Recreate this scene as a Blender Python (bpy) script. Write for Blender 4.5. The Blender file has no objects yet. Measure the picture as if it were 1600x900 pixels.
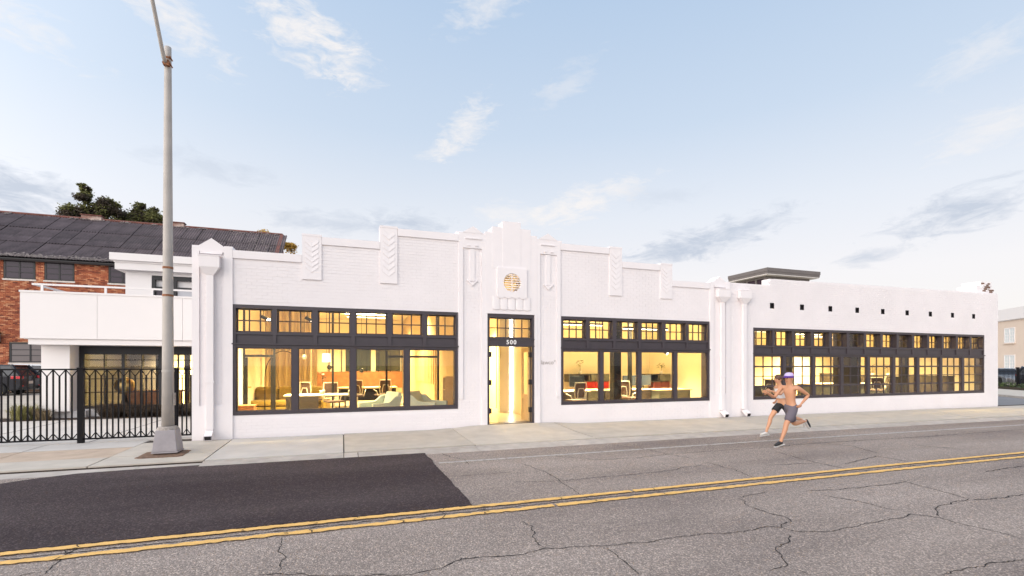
import bpy, bmesh, math, random
from mathutils import Vector, Matrix, noise as mnoise
R = random.Random(7)
rad = math.radians
scene = bpy.context.scene
COL = scene.collection

# ------------------------------------------------------------------ camera
YAW = 19.307                                   # the street front is seen 19 degrees off square
EYE = 1.70
cam_d = bpy.data.cameras.new('camera')
cam_d.sensor_width = 36.0
cam_d.lens = 755.0/1600.0*36.0                 # 17 mm shift lens
cam_d.shift_y = 0.075
cam_d.clip_start = 0.1
cam_d.clip_end = 3000.0
cam = bpy.data.objects.new('camera', cam_d)
cam.location = (0, 0, EYE)
cam.rotation_euler = (rad(90), 0, rad(-YAW))
COL.objects.link(cam)
scene.camera = cam

# ------------------------------------------------------------------ sun, sky, exposure
SUN_EL, SUN_AZ = 14.0, -118.0                  # azimuth clockwise from +Y: low on the left, behind the camera
sd = Vector((math.sin(rad(SUN_AZ))*math.cos(rad(SUN_EL)), math.cos(rad(SUN_AZ))*math.cos(rad(SUN_EL)), math.sin(rad(SUN_EL))))
sun_d = bpy.data.lights.new('sun', 'SUN')
sun_d.energy = 0.5
sun_d.angle = rad(28)
sun_d.color = (1.0, 0.80, 0.60)
sun = bpy.data.objects.new('sun', sun_d)
sun.rotation_euler = (-sd).to_track_quat('-Z', 'Y').to_euler()
sun.location = (0, -20, 30)
COL.objects.link(sun)

scene.view_settings.view_transform = 'Standard'
scene.view_settings.look = 'None'
scene.view_settings.exposure = 0.32
scene.view_settings.gamma = 1.0
scene.view_settings.use_curve_mapping = False
try:
    scene.cycles.max_bounces = 8
    scene.cycles.diffuse_bounces = 4
    scene.cycles.transparent_max_bounces = 24
    scene.cycles.use_denoising = True
    scene.cycles.sample_clamp_indirect = 6.0
    scene.cycles.caustics_reflective = False
    scene.cycles.caustics_refractive = False
except Exception:
    pass

SKY_K = 0.10          # strength of the Nishita sky
AIR_K = 1.07          # bright milky dusk air towards the horizon

def build_world():
    w = bpy.data.worlds.new('World')
    scene.world = w
    w.use_nodes = True
    nt = w.node_tree
    nt.nodes.clear()
    N, L = nt.nodes.new, nt.links.new
    out = N('ShaderNodeOutputWorld'); bg = N('ShaderNodeBackground')
    L(bg.outputs[0], out.inputs[0])
    bg.inputs[1].default_value = 1.0
    tc = N('ShaderNodeTexCoord')
    sep = N('ShaderNodeSeparateXYZ'); L(tc.outputs['Generated'], sep.inputs[0])
    def m(op, a, b=None, c=None, clamp=False):
        n = N('ShaderNodeMath'); n.operation = op; n.use_clamp = clamp
        for i, v in enumerate((a, b, c)):
            if v is None: continue
            if isinstance(v, (int, float)): n.inputs[i].default_value = v
            else: L(v, n.inputs[i])
        return n.outputs[0]
    def mixc(f, a, b, bt='MIX'):
        n = N('ShaderNodeMix'); n.data_type = 'RGBA'; n.blend_type = bt
        for s, v in ((n.inputs['Factor'], f), (n.inputs[6], a), (n.inputs[7], b)):
            if isinstance(v, (int, float)): s.default_value = v
            elif isinstance(v, tuple): s.default_value = (*v, 1)
            else: L(v, s)
        return n.outputs[2]
    sky = N('ShaderNodeTexSky'); sky.sky_type = 'NISHITA'; sky.sun_disc = False
    sky.sun_elevation = rad(SUN_EL); sky.sun_rotation = rad(SUN_AZ)
    sky.air_density = 1.0; sky.dust_density = 1.5; sky.ozone_density = 1.5
    nish = N('ShaderNodeVectorMath'); nish.operation = 'SCALE'
    L(sky.outputs[0], nish.inputs[0]); nish.inputs['Scale'].default_value = SKY_K
    # thin bright dusk air over the whole dome
    el = m('ARCSINE', sep.outputs[2])
    az = m('ARCTAN2', sep.outputs[0], sep.outputs[1])
    ramp = N('ShaderNodeValToRGB')
    L(m('DIVIDE', m('MAXIMUM', el, 0.0), rad(90)), ramp.inputs[0])
    cr = ramp.color_ramp
    cr.elements[0].position = 0.0; cr.elements[0].color = (0.765, 0.715, 0.69, 1)
    cr.elements[1].position = 1.0; cr.elements[1].color = (0.25, 0.40, 0.62, 1)
    for p, c in ((0.10, (0.755, 0.725, 0.73)), (0.18, (0.66, 0.685, 0.735)), (0.28, (0.50, 0.585, 0.70)), (0.42, (0.385, 0.50, 0.66))):
        e = cr.elements.new(p); e.color = (*c, 1)
    # the air is brighter on the side where the sun stands
    dsun = N('ShaderNodeVectorMath'); dsun.operation = 'DOT_PRODUCT'
    L(tc.outputs['Generated'], dsun.inputs[0]); dsun.inputs[1].default_value = sd
    glow = m('MULTIPLY_ADD', m('POWER', m('MULTIPLY_ADD', dsun.outputs['Value'], 0.5, 0.5, True), 4.8), 3.3, 0.0)
    white = mixc(m('MULTIPLY', glow, 0.75, None, True), ramp.outputs[0], (0.735, 0.715, 0.71))
    air = N('ShaderNodeVectorMath'); air.operation = 'SCALE'
    L(white, air.inputs[0]); L(m('MULTIPLY', m('ADD', glow, 1.0), AIR_K), air.inputs['Scale'])
    base = mixc(0.88, nish.outputs[0], air.outputs[0])
    # clouds: (azimuth, elevation, half width, half height in degrees, tilt, colour, opacity)
    warm, grey = (0.775, 0.745, 0.73), (0.43, 0.485, 0.58)
    clouds = [(-4.2, 32.2, 7.5, 3.4, -24, warm, 0.8), (0.2, 30.8, 5, 3.0, -20, warm, 0.7), (-16.5, 30.5, 8, 2.2, -22, warm, 0.75), (-27, 26.6, 7, 2.2, -14, warm, 0.6),
              (14.0, 26.0, 5.0, 2.8, 40, warm, 0.75), (12.0, 23.8, 5.0, 1.2, 8, warm, 0.5), (28.5, 18.4, 9, 2.2, 12, warm, 0.75), (23.5, 17.2, 8, 1.8, 8, warm, 0.6), (18.5, 17.6, 5, 2.0, 0, warm, 0.5),
              (40.5, 13.2, 9.5, 2.4, 8, grey, 0.75), (45.5, 14.6, 7, 1.9, 4, grey, 0.55), (36.0, 12.0, 7, 1.8, 10, grey, 0.6), (62.5, 13.2, 7.5, 2.5, 8, grey, 0.80),
              (56.5, 10.2, 5.0, 1.1, 10, grey, 0.60), (-27.0, 14.4, 11, 2.6, -12, grey, 0.80), (-31.0, 12.2, 9, 1.8, -8, grey, 0.5),
              (7.5, 15.8, 7, 2.2, 0, grey, 0.7), (0.0, 15.4, 11, 1.8, 0, grey, 0.5), (-13.0, 19.2, 8, 1.8, -3, grey, 0.35),
              (64.5, 19.2, 7, 2.0, 14, warm, 0.55), (63.0, 24.6, 5, 2.0, 20, warm, 0.4), (26.0, 30.0, 6, 2.0, 25, warm, 0.3), (36.0, 18.4, 6, 1.8, 0, grey, 0.22),
              (16.4, 36.8, 7, 2.2, 20, warm, 0.5), (80, 14, 16, 3, 6, grey, 0.5), (-60, 15, 18, 3, -6, grey, 0.5), (10, 52, 14, 5, 12, warm, 0.4),
              (120, 20, 22, 4, 8, warm, 0.6), (-120, 26, 26, 6, -8, warm, 0.6), (180, 18, 22, 4, 4, warm, 0.6), (150, 45, 16, 5, 0, warm, 0.4), (-160, 38, 20, 5, 0, warm, 0.4)]
    comb = N('ShaderNodeCombineXYZ')
    L(m('MULTIPLY', az, 9.0), comb.inputs[0]); L(m('MULTIPLY', el, 24.0), comb.inputs[1])
    n1 = N('ShaderNodeTexNoise'); L(comb.outputs[0], n1.inputs['Vector'])
    n1.inputs['Scale'].default_value = 1.5; n1.inputs['Detail'].default_value = 9; n1.inputs['Roughness'].default_value = 0.62
    n1.inputs['Distortion'].default_value = 0.9
    n2 = N('ShaderNodeTexNoise'); L(comb.outputs[0], n2.inputs['Vector'])
    n2.inputs['Scale'].default_value = 5.5; n2.inputs['Detail'].default_value = 8; n2.inputs['Roughness'].default_value = 0.64
    n2.inputs['Distortion'].default_value = 0.6
    nz = m('ADD', m('MULTIPLY', m('SUBTRACT', n1.outputs[0], 0.5), 3.0), m('MULTIPLY', m('SUBTRACT', n2.outputs[0], 0.5), 1.1))
    cur = base
    for ca, ce, wa, we, tilt, colr, op in clouds:
        dx = m('SUBTRACT', az, rad(ca)); dy = m('SUBTRACT', el, rad(ce))
        if abs(ca) > 140:                      # wrap round the seam behind
            dx = m('ARCTAN2', m('SINE', dx), m('COSINE', dx))
        ct, st = math.cos(rad(tilt)), math.sin(rad(tilt))
        u = m('DIVIDE', m('ADD', m('MULTIPLY', dx, ct), m('MULTIPLY', dy, st)), rad(wa))
        v = m('DIVIDE', m('SUBTRACT', m('MULTIPLY', dy, ct), m('MULTIPLY', dx, st)), rad(we))
        d = m('SQRT', m('ADD', m('MULTIPLY', u, u), m('MULTIPLY', v, v)))
        a = m('ADD', m('SUBTRACT', 0.95, m('MULTIPLY', d, 1.15)), nz)
        a = m('MULTIPLY', a, 1.0, None, True)
        a = m('MULTIPLY', a, m('SUBTRACT', 1.7, d, None, True))
        cur = mixc(m('MULTIPLY', a, op), cur, colr)
    L(cur, bg.inputs[0])
build_world()

# ------------------------------------------------------------------ materials
def mat(name, color, rough=0.6, metal=0.0, var=0.0, vscale=3.0, bump=0.0, bscale=40.0, spec=0.5, var2=None, isl=0.0, obj=0.0, coat=0.0, emit=None, estr=0.0):
    m = bpy.data.materials.new(name); m.use_nodes = True
    nt = m.node_tree; N, L = nt.nodes.new, nt.links.new
    b = nt.nodes['Principled BSDF']
    b.inputs['Roughness'].default_value = rough
    b.inputs['Metallic'].default_value = metal
    b.inputs['Specular IOR Level'].default_value = spec
    b.inputs['Coat Weight'].default_value = coat
    b.inputs['Base Color'].default_value = (*color, 1)
    if emit:
        b.inputs['Emission Color'].default_value = (*emit, 1); b.inputs['Emission Strength'].default_value = estr
    tc = N('ShaderNodeTexCoord')
    cur = None
    if var > 0:
        nz = N('ShaderNodeTexNoise'); nz.inputs['Scale'].default_value = vscale; nz.inputs['Detail'].default_value = 7; nz.inputs['Roughness'].default_value = 0.6
        L(tc.outputs['Object'], nz.inputs['Vector'])
        rp = N('ShaderNodeValToRGB'); L(nz.outputs[0], rp.inputs[0])
        rp.color_ramp.elements[0].position = 0.32; rp.color_ramp.elements[1].position = 0.68
        lo = tuple(max(0, c*(1-var)) for c in color); hi = tuple(min(1, c*(1+var)) for c in color)
        if var2: lo = var2
        rp.color_ramp.elements[0].color = (*lo, 1); rp.color_ramp.elements[1].color = (*hi, 1)
        cur = rp.outputs[0]
    if isl > 0 or obj > 0:
        hsv = N('ShaderNodeHueSaturation')
        if cur is None: hsv.inputs['Color'].default_value = (*color, 1)
        else: L(cur, hsv.inputs['Color'])
        if isl > 0: src, amt = N('ShaderNodeNewGeometry').outputs['Random Per Island'], isl
        else: src, amt = N('ShaderNodeObjectInfo').outputs['Random'], obj
        ma = N('ShaderNodeMath'); ma.operation = 'MULTIPLY_ADD'; L(src, ma.inputs[0]); ma.inputs[1].default_value = 2*amt; ma.inputs[2].default_value = 1-amt
        L(ma.outputs[0], hsv.inputs['Value']); cur = hsv.outputs[0]
    if cur is not None: L(cur, b.inputs['Base Color'])
    if bump > 0:
        nb = N('ShaderNodeTexNoise'); nb.inputs['Scale'].default_value = bscale; nb.inputs['Detail'].default_value = 5
        L(tc.outputs['Object'], nb.inputs['Vector'])
        bp = N('ShaderNodeBump'); bp.inputs['Strength'].default_value = bump; bp.inputs['Distance'].default_value = 0.01
        L(nb.outputs[0], bp.inputs['Height']); L(bp.outputs[0], b.inputs['Normal'])
    return m

def ramp_node(nt, src, stops, interp='LINEAR'):
    rp = nt.nodes.new('ShaderNodeValToRGB'); nt.links.new(src, rp.inputs[0]); rp.color_ramp.interpolation = interp
    e = rp.color_ramp.elements
    e[0].position, e[0].color = stops[0][0], (*stops[0][1], 1)
    e[1].position, e[1].color = stops[-1][0], (*stops[-1][1], 1)
    for p, c in stops[1:-1]:
        x = e.new(p); x.color = (*c, 1)
    return rp.outputs[0]

def asphalt_mat(name, base, light, dark, stone, speck, scale=70.0):
    m = bpy.data.materials.new(name); m.use_nodes = True
    nt = m.node_tree; N, L = nt.nodes.new, nt.links.new
    b = nt.nodes['Principled BSDF']; b.inputs['Roughness'].default_value = 0.9; b.inputs['Specular IOR Level'].default_value = 0.12
    tc = N('ShaderNodeTexCoord')
    big = N('ShaderNodeTexNoise'); big.inputs['Scale'].default_value = 0.55; big.inputs['Detail'].default_value = 5
    mp = N('ShaderNodeMapping'); mp.inputs['Scale'].default_value = (0.35, 1.3, 1); L(tc.outputs['Object'], mp.inputs[0]); L(mp.outputs[0], big.inputs['Vector'])
    bigc = ramp_node(nt, big.outputs[0], [(0.30, dark), (0.5, base), (0.72, light)])
    vor = N('ShaderNodeTexVoronoi'); vor.inputs['Scale'].default_value = scale; L(tc.outputs['Object'], vor.inputs['Vector'])
    wn = N('ShaderNodeSeparateColor'); L(vor.outputs['Color'], wn.inputs[0])
    st = ramp_node(nt, wn.outputs[0], [(0.0, (0.45,)*3), (0.45, (0.75,)*3), (0.8, (1.2,)*3), (1.0, (speck, speck*0.97, speck*0.92))])
    mul = N('ShaderNodeMix'); mul.data_type = 'RGBA'; mul.blend_type = 'MULTIPLY'; mul.inputs['Factor'].default_value = stone
    L(bigc, mul.inputs[6]); L(st, mul.inputs[7])
    fine = N('ShaderNodeTexNoise'); fine.inputs['Scale'].default_value = 62; fine.inputs['Detail'].default_value = 6; fine.inputs['Roughness'].default_value = 0.8
    L(tc.outputs['Object'], fine.inputs['Vector'])
    fc = ramp_node(nt, fine.outputs[0], [(0.33, (0.62, 0.60, 0.60)), (0.66, (1.38, 1.36, 1.34))])
    mul2 = N('ShaderNodeMix'); mul2.data_type = 'RGBA'; mul2.blend_type = 'MULTIPLY'; mul2.inputs['Factor'].default_value = 0.6
    L(mul.outputs[2], mul2.inputs[6]); L(fc, mul2.inputs[7])
    L(mul2.outputs[2], b.inputs['Base Color'])
    bp = N('ShaderNodeBump'); bp.inputs['Strength'].default_value = 0.55; bp.inputs['Distance'].default_value = 0.012
    L(vor.outputs['Distance'], bp.inputs['Height']); bp.invert = True
    L(bp.outputs[0], b.inputs['Normal'])
    return m

def glass_mat(name, tint=(1, 1, 1), ior=1.5, extra=0.0):
    m = bpy.data.materials.new(name); m.use_nodes = True
    nt = m.node_tree; nt.nodes.clear(); N, L = nt.nodes.new, nt.links.new
    out = N('ShaderNodeOutputMaterial'); mx = N('ShaderNodeMixShader'); tr = N('ShaderNodeBsdfTransparent'); gl = N('ShaderNodeBsdfGlossy')
    tr.inputs[0].default_value = (*tint, 1); gl.inputs['Roughness'].default_value = 0.0
    fr = N('ShaderNodeFresnel'); fr.inputs['IOR'].default_value = ior
    geo = N('ShaderNodeNewGeometry')               # both faces' reflection is given to the outer face
    inv = N('ShaderNodeMath'); inv.operation = 'SUBTRACT'; inv.inputs[0].default_value = 1.0; L(geo.outputs['Backfacing'], inv.inputs[1])
    ad = N('ShaderNodeMath'); ad.operation = 'MULTIPLY_ADD'; ad.use_clamp = True; L(fr.outputs[0], ad.inputs[0]); ad.inputs[1].default_value = 1.5; ad.inputs[2].default_value = extra
    mu = N('ShaderNodeMath'); mu.operation = 'MULTIPLY'; L(ad.outputs[0], mu.inputs[0]); L(inv.outputs[0], mu.inputs[1])
    L(mu.outputs[0], mx.inputs[0]); L(tr.outputs[0], mx.inputs[1]); L(gl.outputs[0], mx.inputs[2]); L(mx.outputs[0], out.inputs[0])
    return m

def emit_mat(name, color, strength):
    m = bpy.data.materials.new(name); m.use_nodes = True
    nt = m.node_tree; nt.nodes.clear()
    o = nt.nodes.new('ShaderNodeOutputMaterial'); e = nt.nodes.new('ShaderNodeEmission')
    e.inputs[0].default_value = (*color, 1); e.inputs[1].default_value = strength
    nt.links.new(e.outputs[0], o.inputs[0])
    return m

def brick_red_mat():
    m = bpy.data.materials.new('red_brick'); m.use_nodes = True
    nt = m.node_tree; N, L = nt.nodes.new, nt.links.new
    b = nt.nodes['Principled BSDF']; b.inputs['Roughness'].default_value = 0.9
    g = N('ShaderNodeNewGeometry'); oi = N('ShaderNodeObjectInfo')
    ad = N('ShaderNodeMath'); ad.operation = 'ADD'; L(g.outputs['Random Per Island'], ad.inputs[0]); L(oi.outputs['Random'], ad.inputs[1])
    fr = N('ShaderNodeMath'); fr.operation = 'FRACT'; L(ad.outputs[0], fr.inputs[0])
    c = ramp_node(nt, fr.outputs[0], [(0.0, (0.16, 0.045, 0.028)), (0.2, (0.28, 0.075, 0.040)), (0.55, (0.38, 0.115, 0.055)), (0.8, (0.47, 0.17, 0.080)), (1.0, (0.56, 0.28, 0.16))])
    tc = N('ShaderNodeTexCoord'); nz = N('ShaderNodeTexNoise'); nz.inputs['Scale'].default_value = 0.9; L(tc.outputs['Object'], nz.inputs['Vector'])
    k = ramp_node(nt, nz.outputs[0], [(0.3, (0.72, 0.68, 0.66)), (0.7, (1.15, 1.12, 1.08))])
    mu = N('ShaderNodeMix'); mu.data_type = 'RGBA'; mu.blend_type = 'MULTIPLY'; mu.inputs['Factor'].default_value = 1; L(c, mu.inputs[6]); L(k, mu.inputs[7])
    L(mu.outputs[2], b.inputs['Base Color'])
    return m

M = {}
M['white'] = mat('white_paint', (0.80, 0.758, 0.768), 0.55, var=0.035, vscale=0.9, bump=0.10, bscale=60)
M['white_smooth'] = mat('white_stucco', (0.80, 0.758, 0.768), 0.5, var=0.02, vscale=2.0)
M['annex_white'] = mat('white_cladding', (0.74, 0.705, 0.695), 0.45, var=0.012, vscale=0.8)
M['frame'] = mat('dark_frame_paint', (0.050, 0.040, 0.048), 0.42, var=0.08, vscale=5)
M['steel'] = mat('black_steel', (0.007, 0.0065, 0.008), 0.6, spec=0.15)
M['glass'] = glass_mat('window_glass', (0.985, 0.985, 0.98), 1.45)
M['dark_glass'] = mat('dark_glass', (0.048, 0.034, 0.048), 0.12, spec=0.3)
M['asphalt'] = asphalt_mat('old_asphalt', (0.302, 0.254, 0.226), (0.375, 0.318, 0.284), (0.228, 0.190, 0.173), 0.62, 2.2, 84.0)
M['patch'] = asphalt_mat('fresh_asphalt', (0.060, 0.046, 0.048), (0.084, 0.066, 0.067), (0.043, 0.032, 0.035), 0.40, 3.4, 60.0)
M['crack'] = mat('crack_filler', (0.020, 0.017, 0.017), 0.95, var=0.3, vscale=20)
M['yellow'] = mat('yellow_road_paint', (0.76, 0.45, 0.135), 0.7, var=0.10, vscale=9, bump=0.3, bscale=150)
M['concrete'] = mat('pavement_concrete', (0.485, 0.435, 0.375), 0.9, var=0.10, vscale=2.2, bump=0.25, bscale=90, obj=0.05)
M['concrete_pale'] = mat('pale_concrete', (0.52, 0.485, 0.45), 0.9, var=0.09, vscale=1.6, bump=0.2, bscale=90, obj=0.03)
M['concrete_tan'] = mat('tan_concrete', (0.47, 0.365, 0.28), 0.9, var=0.14, vscale=2.5, bump=0.25, bscale=90, obj=0.05)
M['gutter'] = mat('gutter_concrete', (0.42, 0.375, 0.335), 0.9, var=0.16, vscale=3.5, bump=0.3, bscale=80, obj=0.06)
M['joint'] = mat('joint_dirt', (0.05, 0.036, 0.028), 0.95, var=0.4, vscale=12)
M['drive'] = mat('driveway_concrete', (0.60, 0.555, 0.51), 0.9, var=0.07, vscale=1.1, bump=0.15, bscale=80)
M['lot'] = mat('lot_paving', (0.50, 0.44, 0.365), 0.9, var=0.09, vscale=0.6)
M['earth'] = mat('earth', (0.20, 0.17, 0.13), 0.95, var=0.3, vscale=0.3)
M['soil'] = mat('dark_mulch', (0.05, 0.03, 0.022), 0.95, var=0.5, vscale=14, bump=0.8, bscale=30)
M['mulch'] = mat('brown_mulch', (0.17, 0.10, 0.065), 0.95, var=0.45, vscale=18, bump=0.8, bscale=40)
M['pole'] = mat('grey_painted_steel', (0.42, 0.385, 0.355), 0.55, var=0.13, vscale=2.0, bump=0.15, bscale=30)
M['cast'] = mat('cast_iron_grey', (0.30, 0.275, 0.29), 0.5, var=0.10, vscale=5.0)
M['mortar_skirt'] = mat('crumbled_grout', (0.34, 0.30, 0.27), 0.95, var=0.35, vscale=25, bump=1.0, bscale=35)
M['rust'] = mat('rust', (0.28, 0.12, 0.06), 0.9, var=0.4, vscale=20)
M['rust_ridge'] = mat('rusty_ridge', (0.17, 0.065, 0.050), 0.85, var=0.35, vscale=6)
M['red_brick'] = brick_red_mat()
M['mortar'] = mat('mortar', (0.30, 0.20, 0.145), 0.95, var=0.2, vscale=2)
M['corrugated'] = mat('corrugated_sheet', (0.130, 0.098, 0.100), 0.8, var=0.30, vscale=1.4, obj=0.16)
M['roof_felt'] = mat('dark_roof_felt', (0.020, 0.016, 0.017), 0.9)
M['lichen'] = mat('lichened_edge', (0.21, 0.175, 0.165), 0.9, var=0.55, vscale=9, obj=0.25)
M['black_frame'] = mat('black_window_frame', (0.012, 0.011, 0.014), 0.5)
M['sill'] = mat('pale_sill', (0.62, 0.56, 0.52), 0.8, var=0.1, vscale=4)
M['cream'] = mat('cream_render', (0.66, 0.545, 0.45), 0.8, var=0.05, vscale=0.5)
M['cream_band'] = mat('pale_cornice', (0.74, 0.71, 0.70), 0.7)
M['pale_glass2'] = mat('pale_curtained_glass', (0.42, 0.42, 0.45), 0.1)
M['green_glass'] = mat('dark_green_glass', (0.030, 0.036, 0.026), 0.15)
M['dusty_glass'] = mat('dusty_glass', (0.15, 0.125, 0.125), 0.25)
M['pale_glass'] = mat('pale_window_blind', (0.60, 0.65, 0.65), 0.2)
M['metal_roof'] = mat('grey_fascia_metal', (0.135, 0.118, 0.115), 0.5, var=0.08, vscale=1.5)
M['soffit'] = mat('pale_soffit', (0.58, 0.55, 0.54), 0.6)
M['bark'] = mat('bark', (0.075, 0.05, 0.035), 0.95, var=0.3, vscale=8)
M['leaf'] = mat('green_leaf', (0.18, 0.18, 0.065), 0.6, isl=0.55)
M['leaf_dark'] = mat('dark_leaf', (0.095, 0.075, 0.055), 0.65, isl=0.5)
M['leaf_gold'] = mat('golden_leaf', (0.55, 0.36, 0.09), 0.6, isl=0.4)
def translucent(m, k):
    nt = m.node_tree; b = nt.nodes['Principled BSDF']; o = [n for n in nt.nodes if n.type == 'OUTPUT_MATERIAL'][0]
    t = nt.nodes.new('ShaderNodeBsdfTranslucent'); mx = nt.nodes.new('ShaderNodeMixShader'); mx.inputs[0].default_value = k
    src = b.inputs['Base Color'].links
    if src: nt.links.new(src[0].from_socket, t.inputs[0])
    nt.links.new(b.outputs[0], mx.inputs[1]); nt.links.new(t.outputs[0], mx.inputs[2]); nt.links.new(mx.outputs[0], o.inputs[0])
for k_ in ('leaf', 'leaf_dark', 'leaf_gold'): translucent(M[k_], 0.5)
M['leaf_hedge'] = mat('hedge_leaf', (0.05, 0.075, 0.02), 0.6, isl=0.5)
M['straw'] = mat('dry_grass', (0.21, 0.155, 0.085), 0.9, isl=0.5)
M['straw_dark'] = mat('brown_dry_grass', (0.105, 0.075, 0.055), 0.9, isl=0.6)
M['straw_green'] = mat('green_grass_blade', (0.25, 0.23, 0.08), 0.9, isl=0.4)
M['car_black'] = mat('black_car_paint', (0.012, 0.012, 0.018), 0.2, spec=0.3, coat=0.35)
M['car_white'] = mat('white_car_paint', (0.72, 0.72, 0.73), 0.2, coat=1.0)
M['car_blue'] = mat('dark_blue_car_paint', (0.020, 0.026, 0.045), 0.16, coat=1.0)
M['car_silver'] = mat('silver_car_paint', (0.40, 0.42, 0.45), 0.25, metal=0.4, coat=1.0)
M['car_glass'] = mat('car_glass', (0.02, 0.022, 0.03), 0.05, spec=0.7)
M['rubber'] = mat('tyre_rubber', (0.015, 0.015, 0.016), 0.8)
M['alloy'] = mat('alloy', (0.62, 0.62, 0.64), 0.3, metal=0.7)
M['tail'] = mat('tail_lamp_red', (0.55, 0.02, 0.03), 0.15, coat=1.0)
M['plate'] = mat('number_plate', (0.60, 0.50, 0.42), 0.5)
# inside
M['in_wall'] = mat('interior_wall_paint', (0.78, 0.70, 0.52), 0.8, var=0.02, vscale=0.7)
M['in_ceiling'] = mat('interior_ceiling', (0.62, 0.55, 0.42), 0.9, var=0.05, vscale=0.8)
M['in_floor'] = mat('interior_floor', (0.48, 0.38, 0.24), 0.35, var=0.10, vscale=1.3)
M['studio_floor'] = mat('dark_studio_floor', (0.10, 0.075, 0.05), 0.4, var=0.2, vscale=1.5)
M['in_brick'] = mat('interior_painted_brick', (0.78, 0.69, 0.50), 0.8, var=0.03, vscale=3)
M['tan_wall'] = mat('tan_plaster', (0.50, 0.38, 0.22), 0.85, var=0.06, vscale=1.2)
M['wood'] = mat('brown_wood', (0.30, 0.12, 0.045), 0.5, var=0.25, vscale=4)
M['pale_wood'] = mat('pale_wood', (0.52, 0.36, 0.18), 0.5, var=0.12, vscale=4)
M['curtain'] = mat('tan_curtain', (0.62, 0.50, 0.33), 0.9, var=0.06, vscale=3)
M['olive'] = mat('olive_velvet', (0.19, 0.125, 0.022), 0.9, var=0.15, vscale=4)
M['teal'] = mat('pale_teal_fabric', (0.50, 0.56, 0.49), 0.85, var=0.06, vscale=5)
M['red'] = mat('red_lacquer', (0.34, 0.010, 0.008), 0.4)
M['oxblood'] = mat('oxblood_lacquer', (0.11, 0.012, 0.016), 0.4)
M['charcoal'] = mat('charcoal_laminate', (0.035, 0.03, 0.032), 0.5)
M['slate'] = mat('slate_laminate', (0.06, 0.064, 0.058), 0.5)
M['dark_brown'] = mat('dark_brown_panel', (0.020, 0.013, 0.010), 0.6, var=0.15, vscale=2)
M['desk_top'] = mat('desk_top', (0.52, 0.42, 0.28), 0.4)
M['chair_white'] = mat('pale_plastic', (0.38, 0.35, 0.29), 0.4)
M['mesh'] = mat('dark_mesh', (0.05, 0.025, 0.022), 0.8)
M['screen'] = mat('dark_screen', (0.020, 0.026, 0.040), 0.15)
M['ceramic'] = mat('white_ceramic', (0.72, 0.70, 0.64), 0.3)
M['brass'] = mat('brass', (0.70, 0.48, 0.20), 0.3, metal=1.0)
M['lamp_glow'] = emit_mat('lit_diffuser', (1.0, 0.86, 0.60), 9.0)
M['lamp_shade'] = emit_mat('lit_lampshade', (1.0, 0.84, 0.56), 2.2)
M['led'] = emit_mat('led_strip', (1.0, 0.93, 0.78), 18.0)
M['bulb'] = emit_mat('lit_bulb', (1.0, 0.9, 0.7), 14.0)
# people
M['skin'] = mat('warm_skin', (0.56, 0.29, 0.17), 0.55, var=0.06, vscale=9)
M['skin_b'] = mat('tanned_skin', (0.50, 0.25, 0.145), 0.55, var=0.06, vscale=9)
M['hair'] = mat('brown_hair', (0.10, 0.048, 0.030), 0.6, var=0.3, vscale=30)
M['white_top'] = mat('white_sport_fabric', (0.70, 0.67, 0.68), 0.8)
M['black_shorts'] = mat('black_sport_fabric', (0.012, 0.012, 0.015), 0.8)
M['grey_shorts'] = mat('grey_sport_fabric', (0.115, 0.10, 0.125), 0.8)
M['cap'] = mat('lilac_cap_fabric', (0.50, 0.42, 0.68), 0.8)
M['cap_red'] = mat('red_cap_fabric', (0.62, 0.10, 0.10), 0.8)
M['cap_band'] = mat('purple_band_fabric', (0.10, 0.035, 0.26), 0.8)
M['shoe'] = mat('black_shoe', (0.02, 0.02, 0.022), 0.6)
M['sole'] = mat('pale_sole', (0.60, 0.58, 0.56), 0.7)
M['eye'] = mat('eye', (0.03, 0.02, 0.02), 0.2)

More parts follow.
